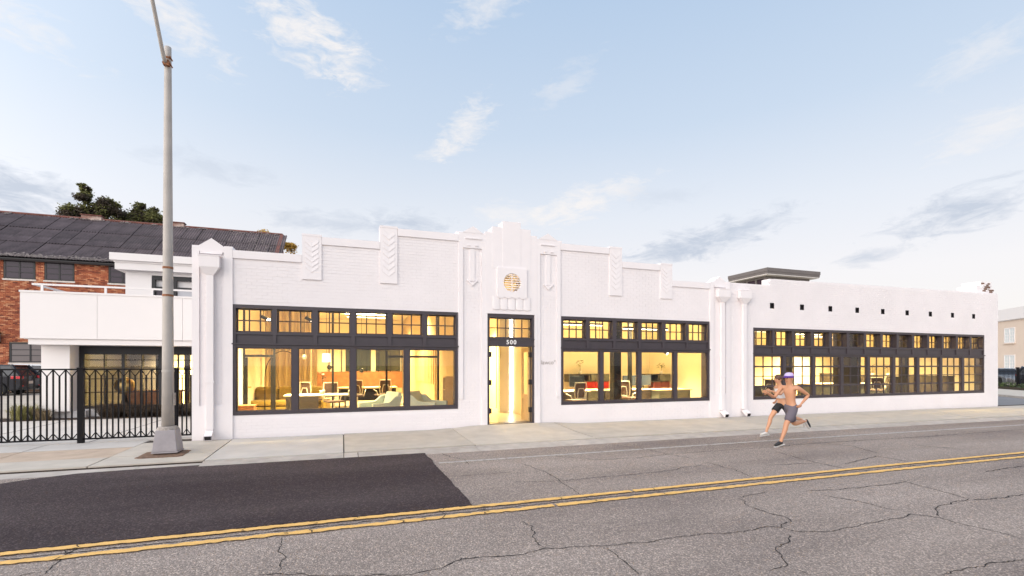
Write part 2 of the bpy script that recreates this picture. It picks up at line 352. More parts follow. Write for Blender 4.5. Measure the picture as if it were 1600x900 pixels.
# ------------------------------------------------------------------ mesh helpers
class MB:
    def __init__(self): self.v, self.f, self.mi = [], [], []
    def add(self, verts, faces, mi=0):
        o = len(self.v); self.v += [tuple(p) for p in verts]
        for q in faces: self.f.append(tuple(i+o for i in q)); self.mi.append(mi)
        return self
    def box(self, x0, x1, y0, y1, z0, z1, mi=0):
        return self.add([(x0,y0,z0),(x1,y0,z0),(x1,y1,z0),(x0,y1,z0),(x0,y0,z1),(x1,y0,z1),(x1,y1,z1),(x0,y1,z1)],
                        [(0,3,2,1),(4,5,6,7),(0,1,5,4),(1,2,6,5),(2,3,7,6),(3,0,4,7)], mi)
    def prism(self, pts, y0, y1, mi=0):         # outline of (x, z), counter-clockwise seen from the street
        n = len(pts)
        vs = [(x,y0,z) for x,z in pts]+[(x,y1,z) for x,z in pts]
        return self.add(vs, [tuple(range(n)), tuple(range(2*n-1,n-1,-1))]+[(i,i+n,(i+1)%n+n,(i+1)%n) for i in range(n)], mi)
    def prism_x(self, pts, x0, x1, mi=0):       # outline of (y, z)
        n = len(pts)
        vs = [(x0,y,z) for y,z in pts]+[(x1,y,z) for y,z in pts]
        return self.add(vs, [tuple(range(n)), tuple(range(2*n-1,n-1,-1))]+[(i,i+n,(i+1)%n+n,(i+1)%n) for i in range(n)], mi)
    def prism_z(self, pts, z0, z1, mi=0):       # outline of (x, y)
        n = len(pts)
        z0f = z0 if callable(z0) else (lambda x, y: z0); z1f = z1 if callable(z1) else (lambda x, y: z1)
        vs = [(x,y,z0f(x,y)) for x,y in pts]+[(x,y,z1f(x,y)) for x,y in pts]
        return self.add(vs, [tuple(range(n-1,-1,-1)), tuple(range(n,2*n))]+[(i,(i+1)%n,(i+1)%n+n,i+n) for i in range(n)], mi)
    def tube(self, path, radii, n=10, mi=0, caps=True):
        P = [Vector(p) for p in path]
        if not hasattr(radii, '__len__'): radii = [radii]*len(P)
        rings = []; ref = None
        for i, p in enumerate(P):
            d = (P[min(i+1,len(P)-1)]-P[max(i-1,0)]).normalized()
            if ref is None: ref = Vector((1,0,0)) if abs(d.x) < 0.9 else Vector((0,1,0))
            a = (ref-d*ref.dot(d)).normalized(); ref = a; b = d.cross(a)
            rings.append([p+(a*math.cos(2*math.pi*k/n)+b*math.sin(2*math.pi*k/n))*radii[i] for k in range(n)])
        vs = [q for r in rings for q in r]; fs = []
        for i in range(len(P)-1):
            for k in range(n): fs.append((i*n+k, i*n+(k+1)%n, (i+1)*n+(k+1)%n, (i+1)*n+k))
        if caps: fs += [tuple(range(n-1,-1,-1)), tuple((len(P)-1)*n+k for k in range(n))]
        return self.add(vs, fs, mi)
    def lathe(self, prof, c=(0,0,0), n=16, mi=0, axis='Z'):
        vs = []
        for r, h in prof:
            for k in range(n):
                a = 2*math.pi*k/n; u, w = r*math.cos(a), r*math.sin(a)
                p = (u, w, h) if axis == 'Z' else ((w, h, u) if axis == 'Y' else (h, u, w))
                vs.append((c[0]+p[0], c[1]+p[1], c[2]+p[2]))
        fs = []
        for i in range(len(prof)-1):
            for k in range(n): fs.append((i*n+k, i*n+(k+1)%n, (i+1)*n+(k+1)%n, (i+1)*n+k))
        fs += [tuple(range(n-1,-1,-1)), tuple((len(prof)-1)*n+k for k in range(n))]
        return self.add(vs, fs, mi)
    def mesh(self, name, mats):
        me = bpy.data.meshes.new(name)
        me.from_pydata(self.v, [], self.f)
        for m in (mats if isinstance(mats, (list, tuple)) else [mats]): me.materials.append(m)
        if any(self.mi): me.polygons.foreach_set('material_index', self.mi)
        me.update()
        return me
    def build(self, name, mats, parent=None, smooth=False, bevel=0.0, fix=True, segs=2):
        me = self.mesh(name, mats)
        if fix or bevel:
            bm = bmesh.new(); bm.from_mesh(me)
            bmesh.ops.recalc_face_normals(bm, faces=bm.faces)
            if bevel:
                es = [e for e in bm.edges if len(e.link_faces) == 2 and e.calc_face_angle(0) > 0.5]
                bmesh.ops.bevel(bm, geom=es, offset=bevel, segments=segs, profile=0.6, affect='EDGES', clamp_overlap=True)
            bm.to_mesh(me); bm.free()
        if smooth: me.polygons.foreach_set('use_smooth', [True]*len(me.polygons))
        return link(name, me, parent)

def link(name, me, parent=None):
    o = bpy.data.objects.new(name, me); COL.objects.link(o)
    if parent: o.parent = parent
    return o
def tag(o, label=None, cat=None, group=None, kind=None):
    if label: o['label'] = label
    if cat: o['category'] = cat
    if group: o['group'] = group
    if kind: o['kind'] = kind
    return o
def empty(name, loc=(0,0,0), rz=0.0, label=None, cat=None, group=None, kind=None, parent=None):
    o = bpy.data.objects.new(name, None); COL.objects.link(o)
    o.location = loc; o.rotation_euler = (0,0,rz); o.empty_display_size = 0.2
    if parent: o.parent = parent
    return tag(o, label, cat, group, kind)
def kids(o): return [c for c in bpy.data.objects if c.parent == o]
def copy_tree(o, loc=None, rz=None, label=None, parent=None):
    c = o.copy(); COL.objects.link(c); c.parent = parent
    if loc is not None: c.location = loc
    if rz is not None: c.rotation_euler = (0,0,rz)
    if label: c['label'] = label
    for ch in kids(o): copy_tree(ch, parent=c)
    return c
def area(name, loc, sx, sy, power, color, parent, rot=(0,0,0)):
    d = bpy.data.lights.new(name, 'AREA'); d.shape = 'RECTANGLE'; d.size = sx; d.size_y = sy; d.energy = power; d.color = color; d.spread = rad(135)
    o = bpy.data.objects.new(name, d); COL.objects.link(o); o.location = loc; o.rotation_euler = rot; o.parent = parent
    return o

# ------------------------------------------------------------------ ground levels
FY = 12.5                                         # the street front
def gz(x): return -0.06 - max(0.0, x-9.0)*0.004   # carriageway
def smooth(a, b, t):
    t = min(1, max(0, (t-a)/(b-a))); return t*t*(3-2*t)
def pz(x, y):                                      # pavement, with its rise to the door sill
    z = gz(x) + 0.05 + 0.03*min(1, max(0, (y-10.0)/2.5))
    return z + 0.075*smooth(2.2, 3.5, x)*(1-smooth(5.2, 6.6, x))*smooth(11.0, 12.35, y)

b = MB(); b.box(-1500, 1500, -900, 2500, -1.2, -0.34)
tag(b.build('ground', M['earth']), kind='structure')
xs = [-120, -60, -30, -15, -8, -4, 0, 3, 6, 9, 12, 15, 18, 22, 26, 30, 34, 40]
def strip(name, xs, y0, y1, dz0, dz1, m, thick=0.25):
    b = MB(); n = len(xs)
    vs = []
    for x in xs: vs += [(x, y0, gz(x)+dz0), (x, y1, gz(x)+dz1), (x, y0, gz(x)-thick), (x, y1, gz(x)-thick)]
    fs = []
    for i in range(n-1):
        a, c = i*4, (i+1)*4
        fs += [(a, c, c+1, a+1), (a, a+2, c+2, c), (a+1, c+1, c+3, a+3)]
    b.add(vs, fs); return tag(b.build(name, m), kind='structure')
strip('road', xs, 1.0, 9.72, 0, 0, M['asphalt'])
strip('opposite_pavement', xs, -6.0, 0.98, 0.08, 0.10, M['concrete'])

# fresh asphalt patch with a ragged sawn edge
edge = [(-40,9.2),(-4.76,9.20),(-4.44,9.46),(-4.04,9.65),(-3.38,9.72),(-2.56,9.76),(-1.48,9.78),(-0.40,9.73),(0.76,9.72),(1.52,9.67)]
pts = [(1.53-R.random()*0.01, 5.86)]
y = 5.86
while y < 9.55:
    y += 0.06; pts.append((1.535+0.035*mnoise.noise((0, y*2.3, 3.1))+0.018*mnoise.noise((4, y*9, 1)), y))
outl = pts + [(x, yy+0.012*mnoise.noise((x*5, 0, 0))) for x, yy in reversed(edge)] + [(-40, 5.86)]
b = MB(); b.prism_z(outl, lambda x, y: gz(x)-0.02, lambda x, y: gz(x)+0.011)
tag(b.build('asphalt_patch', M['patch']), kind='structure')

# double yellow line, worn along its edges and broken where cracks cross it
def paint_line(yc, w, x0, x1, z, gaps, wear, m, name):
    b = MB(); x = x0; prev = None; step = 0.02
    while x < x1:
        if x > 14: step = 0.3
        if any(abs(x-g) < 0.008 for g in gaps) or mnoise.noise((x*7, yc*3, 2.0)) > 0.80:
            prev = None; x += step; continue
        a = yc-w/2+wear*max(-0.4, mnoise.noise((x*11, yc, 0)))+0.5*wear*mnoise.noise((x*40, yc, 5))
        c = yc+w/2-wear*max(-0.4, mnoise.noise((x*12, yc+9, 0)))+0.5*wear*mnoise.noise((x*37, yc, 8))
        cur = [(x, a, gz(x)+z), (x, c, gz(x)+z)]
        if prev: b.add(prev+cur, [(0,2,3,1)])
        prev = cur; x += step
    return tag(b.build(name, m, fix=False), kind='structure')
G1 = [-2.42, -1.0, -0.57, -0.3, 0.15, 0.62, 1.1, 2.2, 3.06, 4.1, 6.2, 7.9]
paint_line(5.765, 0.096, -30, 60, 0.0165, [], 0.020, M['yellow'], 'yellow_line')
paint_line(5.505, 0.096, -30, 60, 0.0125, [], 0.026, M['yellow'], 'yellow_line')

def white_line_mat():
    m = bpy.data.materials.new('worn_white_paint'); m.use_nodes = True; nt = m.node_tree; N, L = nt.nodes.new, nt.links.new
    b = nt.nodes['Principled BSDF']; b.inputs['Roughness'].default_value = 0.85
    tc = N('ShaderNodeTexCoord'); nz = N('ShaderNodeTexNoise'); nz.inputs['Scale'].default_value = 14; nz.inputs['Detail'].default_value = 8; nz.inputs['Roughness'].default_value = 0.75
    L(tc.outputs['Object'], nz.inputs['Vector'])
    L(ramp_node(nt, nz.outputs[0], [(0.36, (0.25, 0.235, 0.225)), (0.60, (0.50, 0.465, 0.43))]), b.inputs['Base Color'])
    return m
M['white_line'] = white_line_mat()
paint_line(8.60, 0.10, 1.62, 40, 0.0045, [2.9, 5.9, 7.6], 0.02, M['white_line'], 'white_edge_line')

CRACKS = [[(-2.4,5.78),(-2.42,5.51),(-2.36,5.08)],[(-0.57,5.42),(-0.57,5.03),(-0.49,4.85),(-0.53,4.56)],[(-0.69,4.55),(-0.33,4.42),(-0.13,4.31),(0.28,4.18),(0.56,4.11),(0.8,4.15),(1.04,4.27),(1.25,4.26),(1.47,4.2),(1.7,4.23),(1.83,4.25),(2.04,4.21),(2.4,4.14),(2.79,4.09),(3.11,4.09),(3.46,4.09),(3.98,4.0),(4.37,4.04),(4.47,3.98),(4.51,3.82),(4.79,3.72),(5.31,3.71),(5.56,3.76),(5.96,3.76),(6.32,3.81),(6.38,3.71),(6.47,3.61),(6.46,3.31),(6.51,3.1),(6.48,2.89)],[(1.92,5.11),(1.94,4.89),(1.83,4.52),(1.81,4.26)],[(2.41,4.12),(2.38,3.78),(2.34,3.46)],[(2.98,8.19),(3.14,7.31),(3.11,6.67),(3.04,5.75),(3.04,5.52)],[(2.39,6.83),(3.13,6.66),(3.79,6.69),(4.38,6.67),(5.27,6.72),(5.46,6.86),(5.96,6.86)],[(3.86,8.54),(4.42,7.94),(5.33,7.82),(6.07,7.97),(8.53,7.89),(9.76,8.0)],[(5.57,9.28),(5.97,8.62),(6.03,7.92),(6.18,7.45)],[(6.19,7.13),(6.18,6.4),(6.03,5.77)],[(4.93,5.02),(4.76,4.66),(4.76,4.41),(4.83,4.23),(4.75,4.09),(4.47,3.98)],[(4.96,5.05),(5.56,5.14)],[(4.39,3.8),(4.2,3.63),(3.93,3.52),(3.64,3.18),(3.45,3.19)],[(3.67,3.11),(3.69,2.99)],[(4.74,2.63),(5.26,2.63),(5.84,2.6)],[(6.07,5.0),(6.66,4.91),(7.52,4.87),(7.95,4.89)],[(6.1,4.74),(6.24,4.47),(6.3,3.98)],[(8.0,5.0),(7.89,4.47),(7.73,3.98),(7.38,3.98),(6.84,3.87),(6.51,3.64)],[(7.71,3.95),(8.17,3.89),(8.73,3.89)],[(8.26,7.5),(8.03,6.43),(8.04,5.8)],[(7.01,6.49),(7.97,6.38)],[(8.39,6.12),(9.73,6.48),(9.7,5.9)],[(10.19,7.85),(10.44,7.48),(10.05,6.65)],[(1.85,9.52),(1.95,9.07),(2.14,8.74),(2.08,8.27)],[(11.95,7.14),(12.03,6.75),(12.29,6.49)],[(9.96,4.92),(10.64,4.99),(11.23,5.01)],[(1.56,7.48),(2.4,7.47),(2.62,7.49)],
 [(-30,5.62),(-10,5.64),(-2.4,5.63),(-1.0,5.625),(0.2,5.635),(1.5,5.63),(3.0,5.64),(5,5.63),(8,5.64),(12,5.63),(20,5.64)],[(-8,4.9),(-5,4.6),(-2.4,5.2)],[(8.7,3.9),(10.5,3.7),(13,3.9)],[(9.8,8.0),(14,7.9),(20,8.0)],[(6.5,2.9),(6.9,2.0)]]
SEAM = len(CRACKS)-5
def crack_mesh():
    b = MB()
    for li, line in enumerate(CRACKS):
        P = []
        for i in range(len(line)-1):
            a, c = Vector((*line[i], 0)), Vector((*line[i+1], 0)); n = max(2, int((c-a).length/0.03))
            n = min(n, 400)
            for k in range(n): P.append(a.lerp(c, k/n))
        P.append(Vector((*line[-1], 0)))
        Q = []
        for i, p in enumerate(P):
            j = Vector((mnoise.noise((p.x*6, p.y*6, li)), mnoise.noise((p.x*6, p.y*6, li+50)), 0))*0.035 + Vector((mnoise.noise((p.x*34, p.y*34, li)), mnoise.noise((p.x*34, p.y*34, li+30)), 0))*0.021
            Q.append(p+j)
        near = min(q.length for q in Q)
        w0 = max(0.0078, 0.00125*near)
        prev = None
        for i, q in enumerate(Q):
            d = (Q[min(i+1, len(Q)-1)]-Q[max(0, i-1)]).normalized(); s = Vector((-d.y, d.x, 0))
            w = w0*(0.38+1.15*abs(mnoise.noise((q.x*13, q.y*13, 9))))*min(1, (i+1)/4, (len(Q)-i)/4)
            if li == SEAM: w *= 1.5
            z = gz(q.x)+0.004
            cur = [tuple(q+s*w)[:2]+(z,), tuple(q-s*w)[:2]+(z,)]
            if prev: b.add(prev+cur, [(0,1,3,2)])
            prev = cur
    return tag(b.build('road_cracks', M['crack'], fix=True), kind='stuff')
crack_mesh()
b = MB()                                           # hair cracks broken through the painted lines
for gi, g in enumerate(G1+[-3.4, -4.3, 0.9, 1.6, 2.7, 5.1, 9.3]):
    ya, yb = (5.43, 5.84) if gi % 3 == 0 else ((5.70, 5.83) if gi % 3 == 1 else (5.44, 5.57))
    P = [(g+0.10*mnoise.noise((k*0.5, g*3, 1))+0.02*mnoise.noise((k*1.7, g*3, 4)), ya+(yb-ya)*k/12) for k in range(13)]
    for k in range(12):
        w = 0.005+0.004*abs(mnoise.noise((k, g, 2)))
        (xa, y0), (xb, y1) = P[k], P[k+1]
        b.add([(xa-w, y0, gz(xa)+0.0185), (xa+w, y0, gz(xa)+0.0185), (xb+w, y1, gz(xb)+0.0185), (xb-w, y1, gz(xb)+0.0185)], [(0,1,2,3)])
tag(b.build('paint_cracks', M['crack']), kind='stuff')

# gutter, kerb and pavement slabs
gut = empty('gutter', kind='structure')
gx = [-40, -12, -9.2, -6.2, -3.3, -2.35, 0.02, 0.28, 2.65, 4.5, 6.2, 8.6, 11.3, 14, 17, 20.5, 24, 28, 34, 40]
for i in range(len(gx)-1):
    x0, x1 = gx[i]+0.006, gx[i+1]-0.006
    hi = 0.012 if x1 < -2.3 else 0.040
    b = MB(); n = 3; vs = []
    for k in range(n+1):
        x = x0+(x1-x0)*k/n
        vs += [(x, 9.46, gz(x)-0.004), (x, 9.955, gz(x)+hi), (x, 9.46, gz(x)-0.15), (x, 9.955, gz(x)-0.15)]
    fs = []
    for k in range(n):
        a, c = 4*k, 4*k+4; fs += [(a,c,c+1,a+1),(a,a+2,c+2,c),(a+1,c+1,c+3,a+3)]
    fs += [(0,1,3,2),(4*n,4*n+2,4*n+3,4*n+1)]
    b.add(vs, fs); b.build('gutter_slab', M['gutter'], gut)
pav = empty('pavement', kind='structure')
b = MB(); n = len(xs); vs = []; fs = []
XS = [-40, -20, -10, -5, 0, 2, 3.5, 5.2, 7, 9, 14, 20, 26, 40]
for x in XS: vs += [(x, 9.99, pz(x, 10)-0.022), (x, 12.9, pz(x, 12.9)-0.022 - (0.07 if 2.2 < x < 6.6 else 0)), (x, 9.99, -0.35)]
for i in range(len(XS)-1): fs += [(3*i, 3*i+3, 3*i+4, 3*i+1), (3*i, 3*i+2, 3*i+5, 3*i+3)]
b.add(vs, fs); b.build('pavement_bed', M['joint'], pav)
def slab(x0, x1, y0, y1, m, skew=0.0):
    nx = max(2, int((x1-x0)/0.45)); ny = 5
    g = 0.011; vs = []; fs = []
    dz = R.uniform(-0.004, 0.004)
    for j in range(ny+1):
        for i in range(nx+1):
            x = x0+g+(x1-x0-2*g)*i/nx; y = y0+g+(y1-y0-2*g)*j/ny
            vs.append((x, y, pz(x, y)+dz))
    W = nx+1
    for j in range(ny):
        for i in range(nx): fs.append((j*W+i, j*W+i+1, (j+1)*W+i+1, (j+1)*W+i))
    ring = [i for i in range(W)]+[j*W+nx for j in range(1, ny+1)]+[ny*W+i for i in range(nx-1, -1, -1)]+[j*W for j in range(ny-1, 0, -1)]
    o = len(vs)
    for r in ring: vs.append((vs[r][0], vs[r][1], vs[r][2]-0.04))
    k = len(ring)
    for i in range(k): fs.append((ring[(i+1)%k], ring[i], o+i, o+(i+1)%k))
    MB().add(vs, fs).build('slab', m, pav)
sx = [-16.6, -13.4, -10.3, -7.4, -5.85, -4.05, -2.35]
for i in range(len(sx)-1):
    slab(sx[i], sx[i+1], 10.0, 10.82, M['concrete'])
    slab(sx[i], sx[i+1], 10.82, 11.95, M['concrete_tan'] if i in (2, 3, 4) else M['concrete'])
    slab(sx[i], sx[i+1], 11.95, 12.86 if sx[i+1] < -3.2 else 12.42, M['concrete_pale'] if i in (3, 4) else M['concrete'])
sx = [-2.35, 0.02, 2.68, 5.6, 8.3, 11.2, 14.1, 17.0, 20.0, 23.0, 26.0, 29.0, 32.0, 35.0]
for i in range(len(sx)-1):
    slab(sx[i], sx[i+1], 10.0, 12.46, M['concrete_pale'] if i == 0 else M['concrete'])

# courtyard, car park, planting bed
b = MB(); b.box(-34, -3.18, 12.9, 18.35, -0.30, 0.018)
court = tag(b.build('driveway', M['drive']), kind='structure')
for k in range(5):
    b = MB(); x = -5.2-2.6*k
    b.box(x-0.008, x+0.008, 12.95, 18.3, 0.0185, 0.0225); b.build('control_joint', M['joint'], court)
b = MB(); b.box(-60, -3.5, 18.4, 19.28, -0.3, 0.03)
tag(b.build('planting_bed', M['soil']), kind='structure')
b = MB(); b.box(-80, 6, 19.30, 37.95, -0.3, 0.055)
tag(b.build('car_park', M['lot']), kind='structure')

# ------------------------------------------------------------------ the white street building
bld = empty('white_brick_building', (0, FY, 0), 0, 'long low white painted brick building with stepped parapet and dark framed shop windows', 'building')
# children are built in world coordinates minus the root position
OFF = Vector((0, -FY, 0))
def bpart(mb, name, m, parent=None, **k):
    o = mb.build(name, m, parent or bld, **k)
    if (parent or bld) == bld: o.location = OFF
    return o

CXm = 4.355                                        # axis of the symmetrical front
def top(x):                                        # brick wall top
    d = abs(x-CXm)
    if x < -3.16 or x > 26.16: return -9
    if x > 11.87:
        return 4.38 if x < 13.59 else 4.60+(x-13.59)*0.0085
    if d > 6.71: return 4.36
    if d > 5.26: return 4.30
    if d > 4.85: return 4.80
    if d > 3.47: return 4.76
    if d > 3.06: return 5.16
    if d > 1.53: return 5.13
    if d > 0.745: return 5.22
    return 5.24
B1 = (-2.37, 2.87, 0.54, 3.085); B2 = (5.86, 11.07, 0.555, 3.085); B3 = (12.87, 25.22, 0.535, 2.94); DO = (3.67, 5.03, -0.3, 3.08)
SC = [(13.68+1.355*i-0.085, 13.68+1.355*i+0.085, 3.60, 3.79) for i in range(9)]
VENT = (CXm-0.36, CXm+0.36, 3.57, 4.29)
OPEN = [B1, B2, B3, DO, VENT]+SC
def grid_wall(y0, y1):
    X = {-3.16, 26.16, 11.87, 13.59}; Z = {-0.45, 0.0, 2.2}
    for d in (7.515, 6.71, 5.26, 4.85, 3.47, 3.06, 1.53, 0.745):
        X |= {CXm-d, CXm+d}
    for o in OPEN: X |= {o[0], o[1]}; Z |= {o[2], o[3]}
    for i in range(1, 7): X.add(13.59+(26.16-13.59)*i/7)
    X = sorted(x for x in X if -3.17 <= x <= 26.17)
    tops = {round(top((X[i]+X[i+1])/2), 3) for i in range(len(X)-1)}
    Z = sorted(Z | tops)
    solid = {}
    for i in range(len(X)-1):
        for j in range(len(Z)-1):
            cx, cz = (X[i]+X[i+1])/2, (Z[j]+Z[j+1])/2
            s = cz < top(cx) and not any(o[0] < cx < o[1] and o[2] < cz < o[3] for o in OPEN)
            if s: solid[(i, j)] = 1
    b = MB()
    for (i, j) in solid:
        x0, x1, z0, z1 = X[i], X[i+1], Z[j], Z[j+1]
        b.add([(x0,y0,z0),(x1,y0,z0),(x1,y0,z1),(x0,y0,z1)], [(0,1,2,3)])
        b.add([(x0,y1,z0),(x1,y1,z0),(x1,y1,z1),(x0,y1,z1)], [(3,2,1,0)], 1)
        if (i-1, j) not in solid: b.add([(x0,y0,z0),(x0,y1,z0),(x0,y1,z1),(x0,y0,z1)], [(3,2,1,0)])
        if (i+1, j) not in solid: b.add([(x1,y0,z0),(x1,y1,z0),(x1,y1,z1),(x1,y0,z1)], [(0,1,2,3)])
        if (i, j-1) not in solid: b.add([(x0,y0,z0),(x1,y0,z0),(x1,y1,z0),(x0,y1,z0)], [(3,2,1,0)])
        if (i, j+1) not in solid: b.add([(x0,y0,z1),(x1,y0,z1),(x1,y1,z1),(x0,y1,z1)], [(0,1,2,3)])
    return b
front = bpart(grid_wall(FY, FY+0.34), 'front_wall', [M['white'], M['in_wall']], fix=False)

# painted bricks, each proud of the recessed joints
blockers = [(o[0]-0.02, o[1]+0.02, o[2]-0.03, o[3]+0.02) for o in OPEN]
blockers += [(CXm-s*a if s < 0 else CXm+a, 0, 0, 0) for s in () for a in ()]
def mirror(r): return (2*CXm-r[1], 2*CXm-r[0], r[2], r[3])
PIER_L = (-3.16, -2.36, -0.4, 4.8)
PANEL_L = (-3.02, -2.54, 0.78, 4.24)
CH1 = (-0.905, -0.485, 3.73, 4.95); CH2 = (0.885, 1.295, 3.74, 5.3)
TOW = (2.82, 5.89, 0.80, 5.7)
rectb = [PIER_L, mirror(PIER_L), CH1, mirror(CH1), CH2, mirror(CH2), (2.885, 3.0, 0.8, 5.4), mirror((2.885, 3.0, 0.8, 5.4)), (3.51, CXm*2-3.51, 0.8, 5.9)]
blockers += rectb
def bricks(y, x0, x1, z0, z1, blk, topf, L=0.215, Hh=0.0752, j=0.008):
    out = []; row = 0; z = z0
    while z < z1:
        za, zb = z+j/2, z+Hh-j/2
        x = x0-(L/2 if row % 2 else 0)
        while x < x1:
            a, c = max(x+j/2, x0), min(x+L-j/2, x1)
            x += L
            if c-a < 0.03: continue
            iv = [(a, c)]
            for q in blk:
                if q[2] < zb and q[3] > za:
                    nv = []
                    for (u, v) in iv:
                        if q[1] <= u or q[0] >= v: nv.append((u, v)); continue
                        if q[0]-u > 0.03: nv.append((u, q[0]))
                        if v-q[1] > 0.03: nv.append((q[1], v))
                    iv = nv
            for (u, v) in iv:
                if zb < topf((u+v)/2)-0.01: out.append((u, v, za, zb))
        z += Hh; row += 1
    return out
def topb(x):
    t = top(x)
    if x < 11.87: t -= 0.16 if abs(x-CXm) > 1.53 else 0.02
    return t
blist = bricks(FY, -3.16, 26.16, 0.0, 5.3, blockers, topb)
# brick fields inside the recessed pier panels
P2 = [PANEL_L, mirror(PANEL_L), (3.0, 3.51, 0.80, 4.80), mirror((3.0, 3.51, 0.80, 4.80))]
blist = [q for q in blist if not any(p[0]-0.01 < (q[0]+q[1])/2 < p[1]+0.01 and q[2] > p[2]-0.05 for p in P2)]
for p in P2: blist += bricks(FY, p[0]+0.005, p[1]-0.005, 0.825, p[3]-0.02, [(3.10, 3.40, 3.75, 5), mirror((3.10, 3.40, 3.75, 5))], lambda x: 9)
def brick_quads(b, u, v, za, zb, yb, yf):
    b.add([(u,yf,za),(v,yf,za),(v,yf,zb),(u,yf,zb),(u,yb,za),(v,yb,za),(v,yb,zb),(u,yb,zb)],
          [(0,1,2,3),(0,4,5,1),(1,5,6,2),(2,6,7,3),(3,7,4,0)])
full = sorted([q for q in blist if abs(q[1]-q[0]-0.207) < 0.002], key=lambda q: q[0])[:300]
fs_ = set(full)
b = MB(); brick_quads(b, -0.1035, 0.1035, -0.0336, 0.0336, 0.002, -0.005)
bme = b.mesh('brick', M['white'])
for q in full:
    o = link('brick', bme, front); o.location = ((q[0]+q[1])/2, FY+R.uniform(-0.0015, 0.001), (q[2]+q[3])/2)
b = MB()
for q in blist:
    if q in fs_: continue
    dy = R.uniform(-0.0025, 0.0015)
    brick_quads(b, q[0], q[1], q[2], q[3], FY+0.002, FY-0.005+dy*0.6)
o = b.build('brick_courses', M['white'], front, fix=False); o['kind'] = 'stuff'

# plinth band, piers, parapet copings
for x0, x1 in ((-3.16, -2.362), (11.072, 11.87)):
    b = MB(); y0 = FY-0.036
    b.box(x0, x0+0.14, y0, FY+0.01, 0.78, 4.24); b.box(x1-0.18, x1, y0, FY+0.01, 0.78, 4.24)
    b.box(x0, x1, y0, FY+0.01, -0.3, 0.78); b.box(x0, x1, y0, FY+0.01, 4.24, 4.365)
    bpart(b, 'pier', M['white_smooth'])
    b = MB(); b.prism([(x0+0.13, 4.365), (x1-0.17, 4.365), ((x0+x1)/2-0.02, 4.545)], y0+0.002, FY+0.34)
    b.box(x1-0.17, x1, y0+0.004, FY+0.3, 4.365, 4.385)
    bpart(b, 'gable_cap', M['white_smooth'])
    b = MB(); b.box(x0+0.16, x1-0.20, FY-0.056, FY-0.02, 4.19, 4.235); bpart(b, 'panel_hood', M['white_smooth'])
def coping(x0, x1, z, h=0.17, name='coping'):
    b = MB(); b.box(x0, x1, FY-0.035, FY+0.37, z-h, z+0.012); bpart(b, name, M['white_smooth'])
segs = [(-2.36, -0.914, 4.30), (-0.476, 0.876, 4.76), (1.304, 2.885, 5.13)]
for x0, x1, z in segs:
    coping(x0+0.003, x1-0.003, z); coping(2*CXm-x1+0.003, 2*CXm-x0-0.003, z)
def chevron_panel(r, n):
    x0, x1, z0, z1 = r
    x0 -= 0.006; x1 += 0.006
    b = MB(); b.box(x0, x1, FY-0.034, FY+0.345, z0, z1-0.05)
    b.box(x0-0.006, x1+0.006, FY-0.040, FY+0.36, z1-0.05, z1)
    p = bpart(b, 'chevron_panel', M['white_smooth'])
    w = (x1-x0); c = (x0+x1)/2; hw = w*0.345; step = (z1-z0-0.36)/n
    for k in range(n):
        zc = z0+0.17+step*k
        t = 0.12
        y = FY-0.035; d = 0.008
        b = MB()
        A = [(c-hw, zc+t), (c, zc), (c+hw, zc+t)]
        up = step*0.72
        vs = []
        for (x, z) in A: vs += [(x, y-d, z), (x, y, z), (x, y-0.002, z+up)]
        b.add(vs, [(0,3,5,2),(3,6,8,5),(0,1,4,3),(3,4,7,6),(0,2,1),(6,7,8)])
        b.build('chevron', M['white_smooth'], p)
H1 = 4.82; H2 = 5.185
for r, n in (((-0.905, -0.485, 3.735, H1), 6), ((0.885, 1.295, 3.745, H2), 7)):
    chevron_panel(r, n); chevron_panel(mirror(r), n)

# the middle tower
for s in (0, 1):
    def mx(a, c): return (a, c) if not s else (2*CXm-c, 2*CXm-a)
    b = MB(); y0 = FY-0.036
    for a, c, z0, z1 in ((2.885, 3.0, 0.80, 5.20), (3.51, 3.605, 0.80, 5.21), (3.0, 3.51, 4.80, 5.21)):
        q = mx(a, c); b.box(q[0], q[1], y0, FY+0.35, z0, z1)
    q = mx(2.82, 3.605); bpart(b, 'tower_pier', M['white_smooth'])
    b = MB(); q = mx(2.985, 3.56); c = (q[0]+q[1])/2
    b.prism([(q[0], 5.205), (q[1], 5.205), (c, 5.385)], y0-0.006, FY+0.35); bpart(b, 'gable_cap', M['white_smooth'])
    b = MB(); q = mx(3.06, 3.50); b.box(q[0], q[1], FY-0.058, FY-0.03, 5.04, 5.075); bpart(b, 'panel_hood', M['white_smooth'])
    b = MB(); q = mx(3.19, 3.32); c = (q[0]+q[1])/2
    b.box(q[0], q[1], FY-0.022, FY+0.01, 3.93, 4.79)
    b.prism([(c-0.135, 3.93), (c, 3.80), (c+0.135, 3.93), (c+0.135, 3.97), (c, 3.86), (c-0.135, 3.97)], FY-0.035, FY+0.01)
    b.box(c-0.145, c-0.06, FY-0.052, FY-0.03, 4.855, 4.88); b.box(c+0.06, c+0.145, FY-0.06, FY-0.045, 4.855, 4.885)
    bpart(b, 'drop_ornament', M['white_smooth'])
q0 = 2*CXm
CRN = [(3.605, 3.80, 5.275, 0.040), (3.80, 4.095, 5.43, 0.046), (q0-4.095, q0-3.80, 5.43, 0.046), (q0-3.80, q0-3.605, 5.275, 0.040)]
for a, c, z, p in CRN:
    b = MB()
    b.box(a, c, FY-p, FY+0.36, 4.30, z)
    xm0, xm1 = max(a, 0), c
    if c <= 3.80: b.box(a, c, FY-p, FY+0.36, 3.085, 4.30)
    elif a >= q0-3.80: b.box(a, c, FY-p, FY+0.36, 3.085, 4.30)
    bpart(b, 'crown_step', M['white_smooth'])
